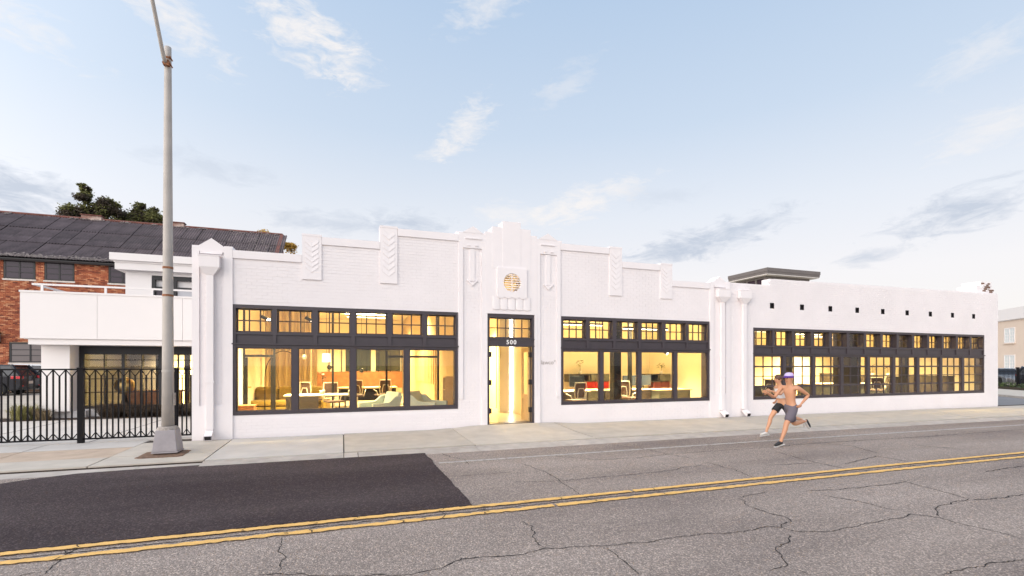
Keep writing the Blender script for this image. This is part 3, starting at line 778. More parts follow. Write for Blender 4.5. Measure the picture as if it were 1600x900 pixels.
b = MB(); b.box(4.095, q0-4.095, FY-0.053, FY+0.37, 4.30, 5.60); bpart(b, 'crown_block', M['white_smooth'])
b = MB()                                           # jambs beside the door
b.box(3.606, 3.665, FY-0.047, FY+0.01, 0.05, 3.084); b.box(3.51, 3.606, FY-0.052, FY+0.01, -0.2, 0.799); bpart(b, 'door_jamb', M['white_smooth'])
b = MB(); b.box(5.035, 5.104, FY-0.047, FY+0.01, 0.05, 3.084); b.box(5.104, 5.20, FY-0.052, FY+0.01, -0.2, 0.799); bpart(b, 'door_jamb', M['white_smooth'])
b = MB(); b.box(3.80, q0-3.80, FY-0.043, FY+0.03, 3.085, 3.57); b.box(3.80, 3.995, FY-0.0425, FY+0.03, 3.57, 4.30); b.box(q0-3.995, q0-3.80, FY-0.0425, FY+0.03, 3.57, 4.30); bpart(b, 'door_head', M['white_smooth'])
for k in range(5):                                 # reeded apron with scalloped foot
    xc = CXm+(k-2)*0.222
    b = MB(); n = 8
    prof = [(xc+0.108*math.cos(math.pi*i/n), -0.014*math.sin(math.pi*i/n)) for i in range(n+1)]
    vs = []; fs = []
    for (x, dy) in prof: vs += [(x, FY-0.055+dy, 3.235-0.6*dy*0-0.045*math.sin(math.acos(max(-1, min(1, (x-xc)/0.108))))), (x, FY-0.055+dy, 3.55)]
    for i in range(n): fs.append((2*i, 2*i+1, 2*i+3, 2*i+2))
    vs += [(xc+0.108, FY-0.05, 3.235), (xc-0.108, FY-0.05, 3.235)]; o = len(vs)-2
    for i in range(n): fs.append((2*i, 2*i+2, o+(1 if i >= n//2 else 0)))
    b.add(vs, fs); bpart(b, 'reed', M['white_smooth'])
# round louvred vent in its square plate
b = MB(); n = 40; rr = 0.252; vc = (CXm+0.005, 3.935); hw = (0.425, 0.395)
vs = []; fs = []
for i in range(n):
    a = 2*math.pi*i/n; cs, sn = math.cos(a), math.sin(a); k = 1/max(abs(cs), abs(sn))
    vs += [(vc[0]+rr*cs, FY-0.085, vc[1]+rr*sn), (vc[0]+hw[0]*cs*k, FY-0.085, vc[1]+hw[1]*sn*k), (vc[0]+rr*cs, FY+0.30, vc[1]+rr*sn), (vc[0]+hw[0]*cs*k, FY-0.02, vc[1]+hw[1]*sn*k)]
for i in range(n):
    a, c = 4*i, 4*((i+1) % n); fs += [(a, a+1, c+1, c), (a, c, c+2, a+2), (a+1, a+3, c+3, c+1)]
b.add(vs, fs); plate = bpart(b, 'vent_plate', M['white_smooth'])
for k in range(4):
    xc = vc[0]+(k-1.5)*0.2125; b = MB()
    b.prism([(xc-0.10, vc[1]-0.39), (xc-0.05, vc[1]-0.43), (xc+0.05, vc[1]-0.43), (xc+0.10, vc[1]-0.39)], FY-0.083, FY-0.03); b.build('scallop', M['white_smooth'], plate)
for k in range(8):
    z = vc[1]-0.218+0.062*k; w = math.sqrt(max(0.001, rr*rr-(z-vc[1])**2))
    b = MB(); b.add([(vc[0]-w, FY-0.05, z-0.014), (vc[0]+w, FY-0.05, z-0.014), (vc[0]+w, FY+0.0, z+0.002), (vc[0]-w, FY+0.0, z+0.002),
                     (vc[0]-w, FY-0.05, z+0.008), (vc[0]+w, FY-0.05, z+0.008), (vc[0]+w, FY+0.0, z+0.012), (vc[0]-w, FY+0.0, z+0.012)],
                    [(0,3,2,1),(4,5,6,7),(0,1,5,4),(1,2,6,5),(2,3,7,6),(3,0,4,7)])
    b.build('louvre', M['white_smooth'], plate)
b = MB(); b.box(vc[0]-0.012, vc[0]+0.012, FY-0.06, FY-0.045, vc[1]-rr, vc[1]+rr); b.build('louvre_bar', M['white_smooth'], plate)
# scupper openings, each filled by a black block for its shaded inside
for s in SC:
    b = MB(); b.box(s[0]-0.01, s[1]+0.01, FY+0.06, FY+0.30, s[2]-0.01, s[3]+0.01); b.box(s[0], s[0]+0.012, FY-0.012, FY+0.06, s[2], s[3]); b.box(s[1]-0.012, s[1], FY-0.012, FY+0.06, s[2], s[3])
    b.box(s[0]+0.012, s[1]-0.012, FY-0.012, FY+0.06, s[3]-0.012, s[3])
    bpart(b, 'scupper', M['black_frame'])
# downspouts
def downspout(xc, w, hood_side):
    d = empty('downspout', parent=bld); d.location = OFF
    b = MB(); b.box(xc-0.075, xc+0.075, FY-0.11, FY-0.012, 0.24, 3.75); b.build('pipe', M['white_smooth'], d, bevel=0.012)
    b = MB(); x0, x1 = xc-w/2, xc+w/2
    b.box(x0, x1, FY-0.17, FY-0.012, 3.88, 4.12)
    y0, y1 = FY-0.17, FY-0.012
    b.add([(x0,y0,3.88),(x1,y0,3.88),(x1,y1,3.88),(x0,y1,3.88),(xc-0.08,y1-0.105,3.71),(xc+0.08,y1-0.105,3.71),(xc+0.08,y1,3.71),(xc-0.08,y1,3.71)],
          [(0,1,5,4),(1,2,6,5),(2,3,7,6),(3,0,4,7),(4,5,6,7)])
    b.box(x0-0.015, x1+0.015, FY-0.178, FY-0.012, 4.12, 4.14)
    b.build('conductor_head', M['white_smooth'], d)
    b = MB(); b.box(xc-0.085, xc+0.085, FY-0.12, FY-0.012, 1.30, 1.335); b.build('strap', M['white_smooth'], d)
    b = MB(); z = pz(xc, 12.4)
    b.add([(xc-0.075,FY-0.13,0.24),(xc+0.075,FY-0.13,0.24),(xc+0.075,FY-0.012,0.20),(xc-0.075,FY-0.012,0.20),
           (xc-0.075,FY-0.29,0.13),(xc+0.075,FY-0.29,0.13),(xc+0.075,FY-0.25,z+0.012),(xc-0.075,FY-0.25,z+0.012)],
          [(0,1,5,4),(1,2,6,5),(2,3,7,6),(3,0,4,7)])
    b.add([(xc-0.06,FY-0.283,0.118),(xc+0.06,FY-0.283,0.118),(xc+0.06,FY-0.252,z+0.022),(xc-0.06,FY-0.252,z+0.022)], [(0,1,2,3)], 1)
    b.build('outlet', [M['white_smooth'], M['black_frame']], d)
downspout(-2.80, 0.40, 1); downspout(11.53, 0.46, -1); downspout(12.42, 0.46, -1)

# right-hand parapet step, end walls, roof
b = MB(); b.box(-3.16, -2.82, FY+0.34, 29.0, -0.3, 4.30); b.box(25.82, 26.16, FY+0.34, 26.0, -0.3, 4.55)
bpart(b, 'side_wall', M['white'])
b = MB(); b.box(25.76, 25.815, FY+0.345, 19.6, 0.11, 3.895); bpart(b, 'wall_lining', M['in_wall'])
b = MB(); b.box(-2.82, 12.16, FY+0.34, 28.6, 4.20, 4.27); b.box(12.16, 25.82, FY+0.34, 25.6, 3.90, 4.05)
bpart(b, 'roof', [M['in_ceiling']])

# worn stub of chimney on the right-hand corner
ch = empty('chimney_stub', (25.6, 12.9, 4.70), 0, 'broken stepped chimney stub with paint flaking off its bricks', 'chimney')
def chim():
    blocks = [(24.95, 25.25, 12.62, 13.3, 4.60, 5.02), (25.25, 25.98, 12.62, 13.3, 4.60, 5.20), (25.98, 26.14, 12.62, 13.2, 4.60, 4.92)]
    b = MB()
    for k in blocks: b.box(*k)
    o = b.build('core', M['white'], ch); o.location = (-25.6, -12.9, -4.70)
    n = 0
    for (x0, x1, z0, z1) in ((25.27, 25.96, 4.93, 5.20), (25.72, 26.12, 4.74, 4.92), (25.36, 25.7, 4.70, 4.92)):
        z = z0
        while z < z1-0.05:
            x = x0+(0.1 if n % 2 else 0)
            while x < x1-0.1:
                if R.random() < 0.9:
                    b = MB(); b.box(x, x+0.19, 12.598+R.uniform(0,0.012), 12.63, z+0.006, z+0.068)
                    o = b.build('brick', M['red_brick_old'] if R.random() < 0.75 else M['white'], ch); o.location = (-25.6, -12.9, -4.70)
                x += 0.20
            z += 0.075; n += 1
M['red_brick_old'] = mat('old_brown_brick', (0.19, 0.115, 0.085), 0.95, var=0.4, vscale=15)
chim()

# windows --------------------------------------------------------------
def shift(o): o.location = OFF; return o
def window(B, tz0, tz1, upper, lower, ucols, lcols, lrows, ydeep, lz_thick=()):
    x0, x1, z0, z1 = B
    F = FY-0.012
    w = empty('window', parent=bld); w.location = OFF
    b = MB(); t = 0.065
    b.box(x0+0.004, x0+t, F, FY+0.30, z0+0.004, z1-0.004); b.box(x1-t, x1-0.004, F, FY+0.30, z0+0.004, z1-0.004)
    b.box(x0+t, x1-t, F, FY+0.30, z1-0.085, z1-0.004); b.box(x0+t, x1-t, F, FY+0.30, z0+0.004, z0+0.085)
    b.build('frame', M['frame'], w)
    b = MB(); b.box(x0+t, x1-t, FY+0.03, FY+0.28, tz0+0.06, tz1-0.03)
    b.box(x0-0.012, x1+0.012, FY-0.045, FY+0.10, tz0+0.035, tz0+0.065); b.box(x0+t, x1-t, FY-0.005, FY+0.24, tz0-0.035, tz0+0.035)
    b.box(x0+t, x1-t, FY-0.005, FY+0.24, tz1-0.03, tz1+0.025)
    b.build('transom_beam', M['frame'], w)
    us = [x0+t]+[v for p in upper for v in p]+[x1-t]
    ls = [x0+t]+[v for p in lower for v in p]+[x1-t]
    for a, c in upper:
        b = MB(); b.box(a, c, FY-0.008, FY+0.26, tz1+0.025, z1-0.085); b.box(a+0.02, c-0.02, FY-0.004, FY+0.06, tz0+0.065, tz1-0.03); b.build('mullion', M['frame'], w)
    for a, c in lower:
        b = MB(); b.box(a, c, FY-0.006, FY+0.11, z0+0.085, tz0-0.035); b.build('mullion', M['frame'], w)
    Y = FY+ydeep
    for k in range(0, len(us), 2):
        a, c = us[k], us[k+1]; za, zb = tz1+0.025, z1-0.085
        sash(w, a, c, za, zb, ucols, 2, Y, 0.028, 0.013, ())
    for k in range(0, len(ls), 2):
        a, c = ls[k], ls[k+1]; za, zb = z0+0.085, tz0-0.035
        sash(w, a, c, za, zb, lcols, lrows, FY+0.055, 0.022, 0.014, lz_thick)
    return w
def sash(w, a, c, za, zb, nc, nr, Y, t, mt, thick):
    b = MB()
    b.box(a, a+t, Y-0.03, Y+0.03, za, zb); b.box(c-t, c, Y-0.03, Y+0.03, za, zb)
    b.box(a+t, c-t, Y-0.03, Y+0.03, zb-t, zb); b.box(a+t, c-t, Y-0.03, Y+0.03, za, za+t)
    xa, xb, z0, z1 = a+t, c-t, za+t, zb-t
    pw, ph = (xb-xa)/nc, (z1-z0)/nr
    for r in range(1, nr):
        h = mt*2.0 if r in thick else mt
        b.box(xa, xb, Y-0.02-(0.008 if r in thick else 0), Y+0.02, z0+ph*r-h, z0+ph*r+h)
    for i in range(1, nc):
        for r in range(nr):
            h0 = 0 if r == 0 else (mt*2.0 if r in thick else mt); h1 = 0 if r == nr-1 else (mt*2.0 if r+1 in thick else mt)
            b.box(xa+pw*i-mt, xa+pw*i+mt, Y-0.017, Y+0.017, z0+ph*r+h0, z0+ph*(r+1)-h1)
    s = b.build('sash', M['frame'], w)
    for i in range(nc):
        for r in range(nr):
            key = ('pane', round(pw, 3), round(ph, 3))
            me = PANES.get(key)
            if me is None:
                q = MB(); q.box(-pw/2, pw/2, -0.003, 0.003, -ph/2, ph/2); me = PANES[key] = q.mesh('pane', M['glass'])
            o = link('pane', me, w); o.location = (xa+pw*(i+0.5), Y+0.004, z0+ph*(r+0.5))
PANES = {}
up1 = [(-1.56,-1.45), (-0.69,-0.56), (0.175,0.305), (1.05,1.18), (1.93,2.06)]
lo1 = [(-1.13,-1.00), (0.175,0.305), (1.48,1.61)]
window(B1, 2.13, 2.43, up1, lo1, 3, 1, 1, 0.13)
up2 = [(2*CXm-c, 2*CXm-a) for a, c in reversed(up1)]; lo2 = [(2*CXm-c, 2*CXm-a) for a, c in reversed(lo1)]
window(B2, 2.13, 2.43, up2, lo2, 3, 1, 1, 0.13)
st = (B3[1]-B3[0]-0.13+0.12)/14
up3 = [(B3[0]+0.065+st*k-0.12, B3[0]+0.065+st*k) for k in range(1, 14)]
st = (B3[1]-B3[0]-0.13+0.14)/9
lo3 = [(B3[0]+0.065+st*k-0.14, B3[0]+0.065+st*k) for k in range(1, 9)]
window(B3, 2.03, 2.32, up3, lo3, 3, 3, 4, 0.20, (1, 3))

# entrance --------------------------------------------------------------
ent = empty('entrance', parent=bld); ent.location = OFF
b = MB(); x0, x1 = 3.674, 5.026
b.box(x0, x0+0.06, FY-0.012, FY+0.30, 0.10, 3.076); b.box(x1-0.06, x1, FY-0.012, FY+0.30, 0.10, 3.076)
b.box(x0+0.06, x1-0.06, FY-0.012, FY+0.30, 2.985, 3.076)
b.build('frame', M['frame'], ent)
b = MB(); b.box(x0+0.06, x1-0.06, FY-0.018, FY+0.25, 2.20, 2.43); b.box(x0-0.004, x1+0.004, FY-0.035, FY+0.02, 2.385, 2.415); b.box(x0-0.004, x1+0.004, FY-0.035, FY+0.02, 2.205, 2.23)
b.build('transom_beam', M['frame'], ent)
sash(ent, x0+0.06, x1-0.06, 2.43, 2.985, 5, 2, FY+0.10, 0.03, 0.013, ())
b = MB(); b.box(x0, x1, FY-0.02, FY+0.34, 0.02, 0.105); b.build('threshold', M['frame'], ent)
for zz in (0.45, 1.22, 1.98):
    for xa in (x0+0.055, x1-0.13):
        b = MB(); b.box(xa, xa+0.075, FY+0.02, FY+0.10, zz-0.07, zz+0.07); b.build('hinge', M['black_frame'], ent)
def door_leaf(xh, sgn):
    d = empty('door', parent=ent); d.location = (xh, FY+0.16, 0.11)
    b = MB(); L, Hh, t = 0.60, 2.07, 0.045
    b.box(-t/2, t/2, 0, 0.10, 0, Hh); b.box(-t/2, t/2, L-0.10, L, 0, Hh); b.box(-t/2, t/2, 0.10, L-0.10, 0, 0.22); b.box(-t/2, t/2, 0.10, L-0.10, Hh-0.12, Hh); b.box(-t/2, t/2, 0.10, L-0.10, 0.62, 0.74); b.box(-t/5, t/5, 0.10, L-0.10, 0.22, 0.62)
    b.build('leaf', M['pale_wood'], d)
    b = MB(); b.box(-0.004, 0.004, 0.10, L-0.10, 0.74, Hh-0.12); b.build('glazing', M['glass'], d)
    return d
door_leaf(4.955, 1); door_leaf(3.745, -1)

# house number and lettering -------------------------------------------
def text_obj(name, txt, size, loc, m, depth=0.012, spacing=1.0, parent=None, offset=0.0):
    cu = bpy.data.curves.new(name, 'FONT'); cu.body = txt; cu.size = size; cu.extrude = depth; cu.align_x = 'CENTER'; cu.align_y = 'CENTER'; cu.space_character = spacing; cu.offset = offset
    t = bpy.data.objects.new(name, cu); COL.objects.link(t)
    bpy.context.view_layer.update()
    me = bpy.data.meshes.new_from_object(t.evaluated_get(bpy.context.evaluated_depsgraph_get()))
    bpy.data.objects.remove(t); me.materials.clear(); me.materials.append(m)
    o = link(name, me, parent); o.location = loc; o.rotation_euler = (rad(90), 0, 0)
    return o
M['letter_white'] = mat('white_letter', (0.82, 0.80, 0.80), 0.5)
M['letter_grey'] = mat('brushed_grey_letter', (0.48, 0.44, 0.42), 0.5)
tag(text_obj('house_number', '500', 0.165, (4.35, FY-0.031, 2.312), M['letter_white'], 0.010, 1.25, None, 0.003), 'white house number reading 500 on the dark beam over the door', 'house number')
tag(text_obj('wall_sign', 'lawco\u00b0', 0.165, (5.46, FY-0.012, 1.765), M['letter_grey'], 0.006, 1.0, None, 0.0), 'small grey lettered sign fixed to white brick right of the door', 'sign')

# ------------------------------------------------------------------ inside the building
FL = 0.10
def room_box(name, boxes, m):
    b = MB()
    for q in boxes: b.box(*q)
    return bpart(b, name, m)
room_box('interior_floor', [(-2.82, 25.82, FY+0.34, 28.6, -0.3, FL)], M['in_floor'])
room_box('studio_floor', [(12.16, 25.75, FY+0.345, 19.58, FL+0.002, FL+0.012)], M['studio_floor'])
room_box('interior_wall', [(-2.82, 3.3, 28.3, 28.6, FL, 4.2), (-2.82, -2.76, FY+0.341, 28.3, FL, 4.2), (5.5, 12.0, 17.0, 17.15, FL, 4.2), (11.98, 12.14, FY+0.341, 25.3, FL, 4.05), (12.14, 25.8, 19.6, 19.8, FL, 3.9)], M['in_wall'])
room_box('interior_wall', [(3.22, 3.40, FY+0.341, 28.3, FL, 4.2)], M['tan_wall'])
room_box('interior_wall', [(5.38, 5.52, FY+0.341, 17.0, FL, 4.2), (4.95, 5.38, 15.4, 15.55, FL, 4.2), (3.40, 5.38, 19.0, 19.15, FL, 4.2), (5.38, 5.52, 17.15, 19.0, FL, 4.2)], M['in_wall'])
# lounge: wood wainscot and dark back windows
b = MB(); b.box(-1.6, 3.2, 28.05, 28.3, 0.40, 1.32); bpart(b, 'wainscot', M['wood'])
b = MB(); b.box(-1.6, 3.2, 27.9, 28.28, FL, 0.40); bpart(b, 'stone_skirting', M['tan_wall'])
for xa in (0.15, 1.75):
    b = MB(); b.box(xa, xa+1.35, 28.24, 28.30, 1.36, 2.95); w = bpart(b, 'back_window', M['green_glass'])
for k in range(9):
    xa = -2.0+k*0.65; b = MB(); b.box(xa-0.02, xa+0.02, 28.20, 28.25, 1.32, 3.4); bpart(b, 'back_mullion', M['steel'])
b = MB(); b.box(-2.1, 3.2, 28.19, 28.24, 2.95, 3.0); bpart(b, 'back_transom', M['steel'])
# panelled door on the tan wall
b = MB(); b.box(3.16, 3.22, 17.5, 22.5, FL, 2.4); bpart(b, 'slatted_panel', M['pale_wood'])
for k in range(14):
    b = MB(); y = 17.7+k*0.34; b.box(3.12, 3.16, y, y+0.17, FL+0.9, 2.3); bpart(b, 'slat', M['pale_wood'])
# steel and glass screen
scr = empty('glazed_screen', (0, 16.0, FL), 0, 'black steel glazed screen with a door across the lounge', 'partition')
for xa in (-2.74, -1.93, -0.29, 1.33, 3.0):
    b = MB(); b.box(xa-0.032, xa+0.032, -0.03, 0.03, 0, 3.8); b.build('post', M['steel'], scr)
for xa, xb in ((-2.708, -1.962), (1.362, 2.968)):
    b = MB(); b.box(xa, xb, -0.028, 0.028, 1.83, 1.90); b.build('rail', M['steel'], scr)
b = MB(); b.box(-2.70, -2.64, -0.025, 0.025, 0.01, 1.82); b.box(-2.03, -1.97, -0.025, 0.025, 0.01, 1.82); b.box(-2.64, -2.03, -0.025, 0.025, 0.01, 0.09); d = b.build('door', M['steel'], scr)
b = MB(); b.box(-2.62, -2.56, -0.09, 0.09, 0.92, 0.96); b.build('handle', M['brass'], d)

# office posts
for xa, ya, w in ((6.0, 14.2, 0.05), (6.45, 15.2, 0.055), (8.30, 13.6, 0.13), (8.62, 14.2, 0.06), (9.42, 14.5, 0.055)):
    b = MB(); b.box(xa-w, xa+w, ya-w, ya+w, FL, 3.9); bpart(b, 'post', M['steel'])
b = MB(); b.box(5.53, 6.42, 15.16, 15.24, FL, 3.9); bpart(b, 'office_partition', M['tan_wall'])
# studio (right-hand window)
for xa, ya, w in ((15.6, 13.5, 0.09), (19.15, 13.9, 0.33), (22.05, 13.6, 0.12), (24.3, 18.0, 0.12)):
    if w: b = MB(); b.box(xa-w, xa+w, ya-w, ya+w, FL, 3.9); bpart(b, 'studio_post', M['dark_brown'])


WARM = (1.0, 0.80, 0.385)
def pendant_bar(loc, L, power, label, group='linear ceiling lamps', rz=0.0, spread=None, tint=None):
    p = empty('linear_lamp', loc, rz, label, 'lamp', group)
    b = MB(); b.box(-L/2, L/2, -0.035, 0.035, 0.0, 0.06); b.build('housing', M['steel'], p)
    b = MB(); b.box(-L/2, L/2, -0.03, 0.03, -0.02, -0.001); b.build('diffuser', M['lamp_glow'], p)
    for s in (-1, 1):
        b = MB(); b.box(s*L*0.4-0.004, s*L*0.4+0.004, -0.004, 0.004, 0.06, max(0.08, (4.19 if loc[0] < 12 else 3.9)-loc[2])); b.build('wire', M['steel'], p)
    dn = area('lamp_light', (0, 0, -0.04), L, 0.3, power*0.8, tint or WARM, p)
    if spread: dn.data.spread = rad(spread)
    up = area('lamp_light', (0, 0, 0.08), L, 0.3, power*0.7, tint or WARM, p, (math.pi, 0, 0)); up.data.spread = rad(170)
    return p
pendant_bar((-1.2, 15.2, 3.5), 1.8, 600, 'added fill bar lamp out of view near the window left of the lounge screen', spread=95)  # added fill lamp, hung above the sight line through the top panes
pendant_bar((1.6, 19.5, 3.86), 2.4, 900, 'added fill bar lamp out of view in the middle of the lounge')  # added to brighten the lounge, placed too high to be seen
pendant_bar((1.2, 25.0, 4.06), 2.0, 800, 'added fill bar lamp under the ceiling at the back of the lounge', )  # added lounge fill lamp close under the ceiling
pendant_bar((7.4, 14.6, 3.05), 2.0, 640, 'long lit bar lamp hanging over the desk nearest the door', spread=75)
pendant_bar((10.0, 14.4, 2.95), 1.8, 640, 'long lit bar lamp hanging over the desk with the monitors', spread=75)
for xa, ya, pw, lab in ((14.4, 15.6, 240, 'long lit bar lamp hanging first from the downspouts in the right hand studio'), (17.0, 16.2, 190, 'long lit bar lamp hanging before the brown studio column'),
                        (20.6, 17.0, 600, 'long lit bar lamp hanging just past the brown studio column'), (23.0, 18.2, 900, 'long lit bar lamp hanging deep in the far end of the studio'), (22.8, 15.0, 620, 'added fill bar lamp near the street at the far end of the studio')):  # last entry is an added lamp that evens the light on the end wall
    pendant_bar((xa, ya, 3.15), 2.0, pw, lab, tint=(1.0, 0.76, 0.33), spread=120)
pendant_bar((4.2, 17.2, 3.4), 0.9, 420, 'short lit bar lamp hanging at the back of the entrance hall')
# LED strip in the entrance corner
p = empty('led_strip', (5.34, 15.36, FL), 0, 'tall vertical strip of white light in the entrance hall corner', 'lamp')
b = MB(); b.box(-0.035, 0.035, -0.02, 0.03, 0.05, 3.75); b.build('diffuser', M['led'], p)
b = MB(); b.box(-0.045, -0.036, -0.02, 0.03, 0.05, 3.75); b.build('channel', M['alloy'], p)

def spot(loc, label):
    s = empty('spot_lamp', loc, 0, label, 'lamp', 'ceiling spot lamps behind the top panes')
    b = MB(); b.tube([(0, 0, 0), (0.16, -0.05, -0.09)], 0.045, 10); b.build('can', M['steel'], s)
    b = MB(); b.tube([(0.16, -0.05, -0.09), (0.19, -0.06, -0.107)], 0.043, 10); b.build('bulb', M['bulb'], s)
    b = MB(); b.tube([(0.05, 0, 0), (0.05, 0, 3.9-loc[2])], 0.008, 6); b.build('stem', M['steel'], s)
spot((-2.02, 14.2, 2.98), 'small spot lamp behind the leftmost top window')
spot((-0.95, 14.2, 2.98), 'small spot lamp behind the second top window from the left')
spot((7.9, 14.0, 2.25), 'small spot lamp seen high in the red cabinet pane')
spot((10.6, 14.3, 2.2), 'small spot lamp seen high in the pane beside the monitors')

# furniture -------------------------------------------------------------
def sofa(loc, rz):
    s = empty('sofa', loc, rz, 'olive velvet sofa with rounded back cushions by the curtain', 'sofa')
    b = MB(); b.box(-1.1, 1.1, -0.45, 0.45, 0.06, 0.26); b.build('base', M['olive'], s, bevel=0.05)
    for k in range(3):
        b = MB(); b.box(-1.05+0.7*k, -0.37+0.7*k, -0.48, 0.22, 0.27, 0.45); b.build('seat_cushion', M['olive'], s, bevel=0.06, smooth=True)
        b = MB(); b.box(-1.08+0.72*k, -0.38+0.72*k, 0.20, 0.50, 0.30, 0.86); b.build('back_cushion', M['olive'], s, bevel=0.12, segs=4, smooth=True)
    for sx_ in (-1.28, 1.10):
        b = MB(); b.box(sx_, sx_+0.18, -0.42, 0.48, 0.06, 0.72); b.build('arm', M['olive'], s, bevel=0.07, segs=3, smooth=True)
sofa((-1.72, 17.6, FL), rad(-8))
cur = empty('curtain', (0, 0, 0), 0, 'tall pleated tan curtain hanging behind the olive sofa', 'curtain')
b = MB(); vs = []; fs = []; n = 150
for i in range(n+1):
    x = -2.66+1.76*i/n; y = 19.4+0.07*math.sin(x*30+2*mnoise.noise((x*3, 0, 0)))
    vs += [(x, y, FL+0.02), (x, y, 3.82), ]
for i in range(n): fs.append((2*i, 2*i+2, 2*i+3, 2*i+1))
k = len(vs); vs += [(x, y+0.02, z) for x, y, z in vs]; fs += [tuple(j+k for j in reversed(f)) for f in fs]
b.add(vs, fs); b.build('drape', M['curtain'], cur, smooth=True)
b = MB(); b.tube([(-2.72, 19.41, 3.85), (-0.7, 19.41, 3.85)], 0.018, 8); b.build('track', M['steel'], cur)

def desk(loc, rz, L, Wd, label, top_m, body_m, group=None):
    d = empty('desk', loc, rz, label, 'desk', group)
    b = MB(); b.box(-L/2, L/2, -Wd/2, Wd/2, 0.71, 0.745); b.build('desk_top', top_m, d, bevel=0.006)
    for sx_ in (-1, 1):
        b = MB(); b.box(sx_*(L/2-0.08)-0.025, sx_*(L/2-0.08)+0.025, -Wd/2+0.05, Wd/2-0.05, 0, 0.71); b.build('leg', body_m, d)
    b = MB(); b.box(-L/2+0.11, (L/2-0.11) if top_m is not M['ceramic'] else 0.05, -Wd/2+0.06, -Wd/2+0.08, 0.25, 0.70); b.build('modesty_panel', body_m, d)
    return d
def office_chair():
    c = empty('office_chair', (0,0,0), 0, 'x', 'chair', 'office chairs at the desks')
    b = MB(); b.box(-0.24, 0.24, -0.23, 0.23, 0.44, 0.50); b.build('seat', M['mesh'], c, bevel=0.025)
    b = MB(); b.box(-0.19, 0.19, 0.235, 0.25, 0.60, 1.02); b.build('backrest', M['mesh'], c)
    b = MB()
    b.tube([(-0.2,0.25,0.55),(-0.24,0.26,0.80),(-0.21,0.27,1.04),(0.21,0.27,1.04),(0.24,0.26,0.80),(0.2,0.25,0.55),(-0.2,0.25,0.55)], 0.02, 7)
    b.tube([(-0.12,0.27,0.52),(-0.14,0.30,0.70),(-0.09,0.29,0.86),(0.09,0.29,0.86),(0.14,0.30,0.70),(0.12,0.27,0.52)], 0.016, 7)
    b.build('back_frame', M['chair_white'], c)
    for s in (-1, 1):
        b = MB(); b.tube([(s*0.25,0.20,0.46),(s*0.29,0.15,0.62),(s*0.29,-0.10,0.68)], 0.018, 7); b.build('arm', M['chair_white'], c)
    b = MB(); b.tube([(0,0,0.08),(0,0,0.45)], 0.028, 8); b.build('column', M['alloy'], c)
    for k in range(5):
        a = 2*math.pi*k/5; b = MB(); b.tube([(0,0,0.10),(0.28*math.cos(a),0.28*math.sin(a),0.05)], [0.024, 0.016], 7); b.tube([(0.28*math.cos(a)-0.02,0.28*math.sin(a),0.03),(0.28*math.cos(a)+0.02,0.28*math.sin(a),0.03)], 0.03, 8); b.build('leg', M['chair_white'], c)
    return c
oc = office_chair()
spots = [((-0.95, 16.9, FL), 2.4, 'pale framed office chair between the olive sofa and the lounge desk'),
         ((6.95, 13.75, FL), 3.3, 'pale framed office chair with dark mesh back at the desk nearest the door sign'),
         ((9.30, 14.35, FL), 1.9, 'pale framed office chair turned sideways below the twin monitors'),
         ((15.6, 14.3, FL), 2.2, 'pale framed office chair at the studio window nearest the runners'),
         ((19.95, 14.6, FL), 2.6, 'pale framed office chair just right of the brown studio column'),
         ((22.1, 14.7, FL), 2.2, 'pale framed office chair pushed under the far studio bench'),
         ((-0.25, 15.9, FL), 0.4, 'pale framed office chair right of the potted plant at the lounge desk'),
         ((0.5, 18.6, FL), 3.0, 'pale framed office chair left at the long pale wood table'),
         ((1.4, 18.7, FL), 3.5, 'pale framed office chair right at the long pale wood table'),
         ((23.1, 15.3, FL), 3.6, 'pale framed office chair nearest the far end of the studio')]
for i, (l, rz, lab) in enumerate(spots):
    if i == 0: oc.location = l; oc.rotation_euler = (0,0,rz); oc['label'] = lab
    else: copy_tree(oc, l, rz, lab)
desk((-0.70, 15.1, FL), 0, 1.7, 0.75, 'white topped lounge desk with dark legs carrying a potted plant', M['ceramic'], M['charcoal'], 'office desks')
desk((6.75, 14.5, FL), 0, 1.9, 0.75, 'pale topped desk at the window just right of the door sign', M['desk_top'], M['charcoal'], 'office desks')
desk((8.15, 14.9, FL), 0, 1.5, 0.6, 'pale topped side desk in front of the red cabinet', M['desk_top'], M['slate'], 'office desks')
desk((9.45, 14.9, FL), 0, 2.0, 0.75, 'long dark bodied desk under the twin monitors', M['desk_top'], M['charcoal'], 'office desks')
desk((11.0, 14.4, FL), 0, 1.4, 0.7, 'pale topped desk at the right end of the middle window', M['desk_top'], M['slate'], 'office desks')
for k, (xa, ya, L) in enumerate(((17.0, 15.9, 2.4), (21.0, 16.4, 2.4), (23.2, 16.0, 2.2))):
    desk((xa, ya, FL), 0, L, 0.8, ['studio work bench left of the brown column', 'studio work bench just right of the brown column', 'studio work bench by the far end of the studio'][k], M['desk_top'], M['slate'], 'studio benches')
desk((0.9, 19.5, FL), 0, 2.2, 0.9, 'long pale wood table at the back of the lounge', M['pale_wood'], M['steel'], 'office desks')
def divider(loc, L, Hh, label):
    d = empty('screen_cabinet', loc, rad(90), label, 'cabinet', 'dark low cabinets across the studio')
    b = MB(); b.box(-L/2, L/2, -0.2, 0.2, 0.06, Hh); b.build('carcass', M['dark_brown'], d)
    b = MB(); b.box(-L/2-0.02, L/2+0.02, -0.22, 0.22, Hh, Hh+0.03); b.build('cabinet_top', M['charcoal'], d)
    n = int(L/0.8)
    for k in range(n):
        x = -L/2+L*k/n; b = MB(); b.box(x+0.02, x+L/n-0.02, -0.215, -0.2, 0.12, Hh-0.04); b.build('cabinet_door', M['dark_brown'], d)
divider((24.7, 14.3, FL), 1.9, 1.10, 'dark low cabinet nearest the street along the studio end wall')
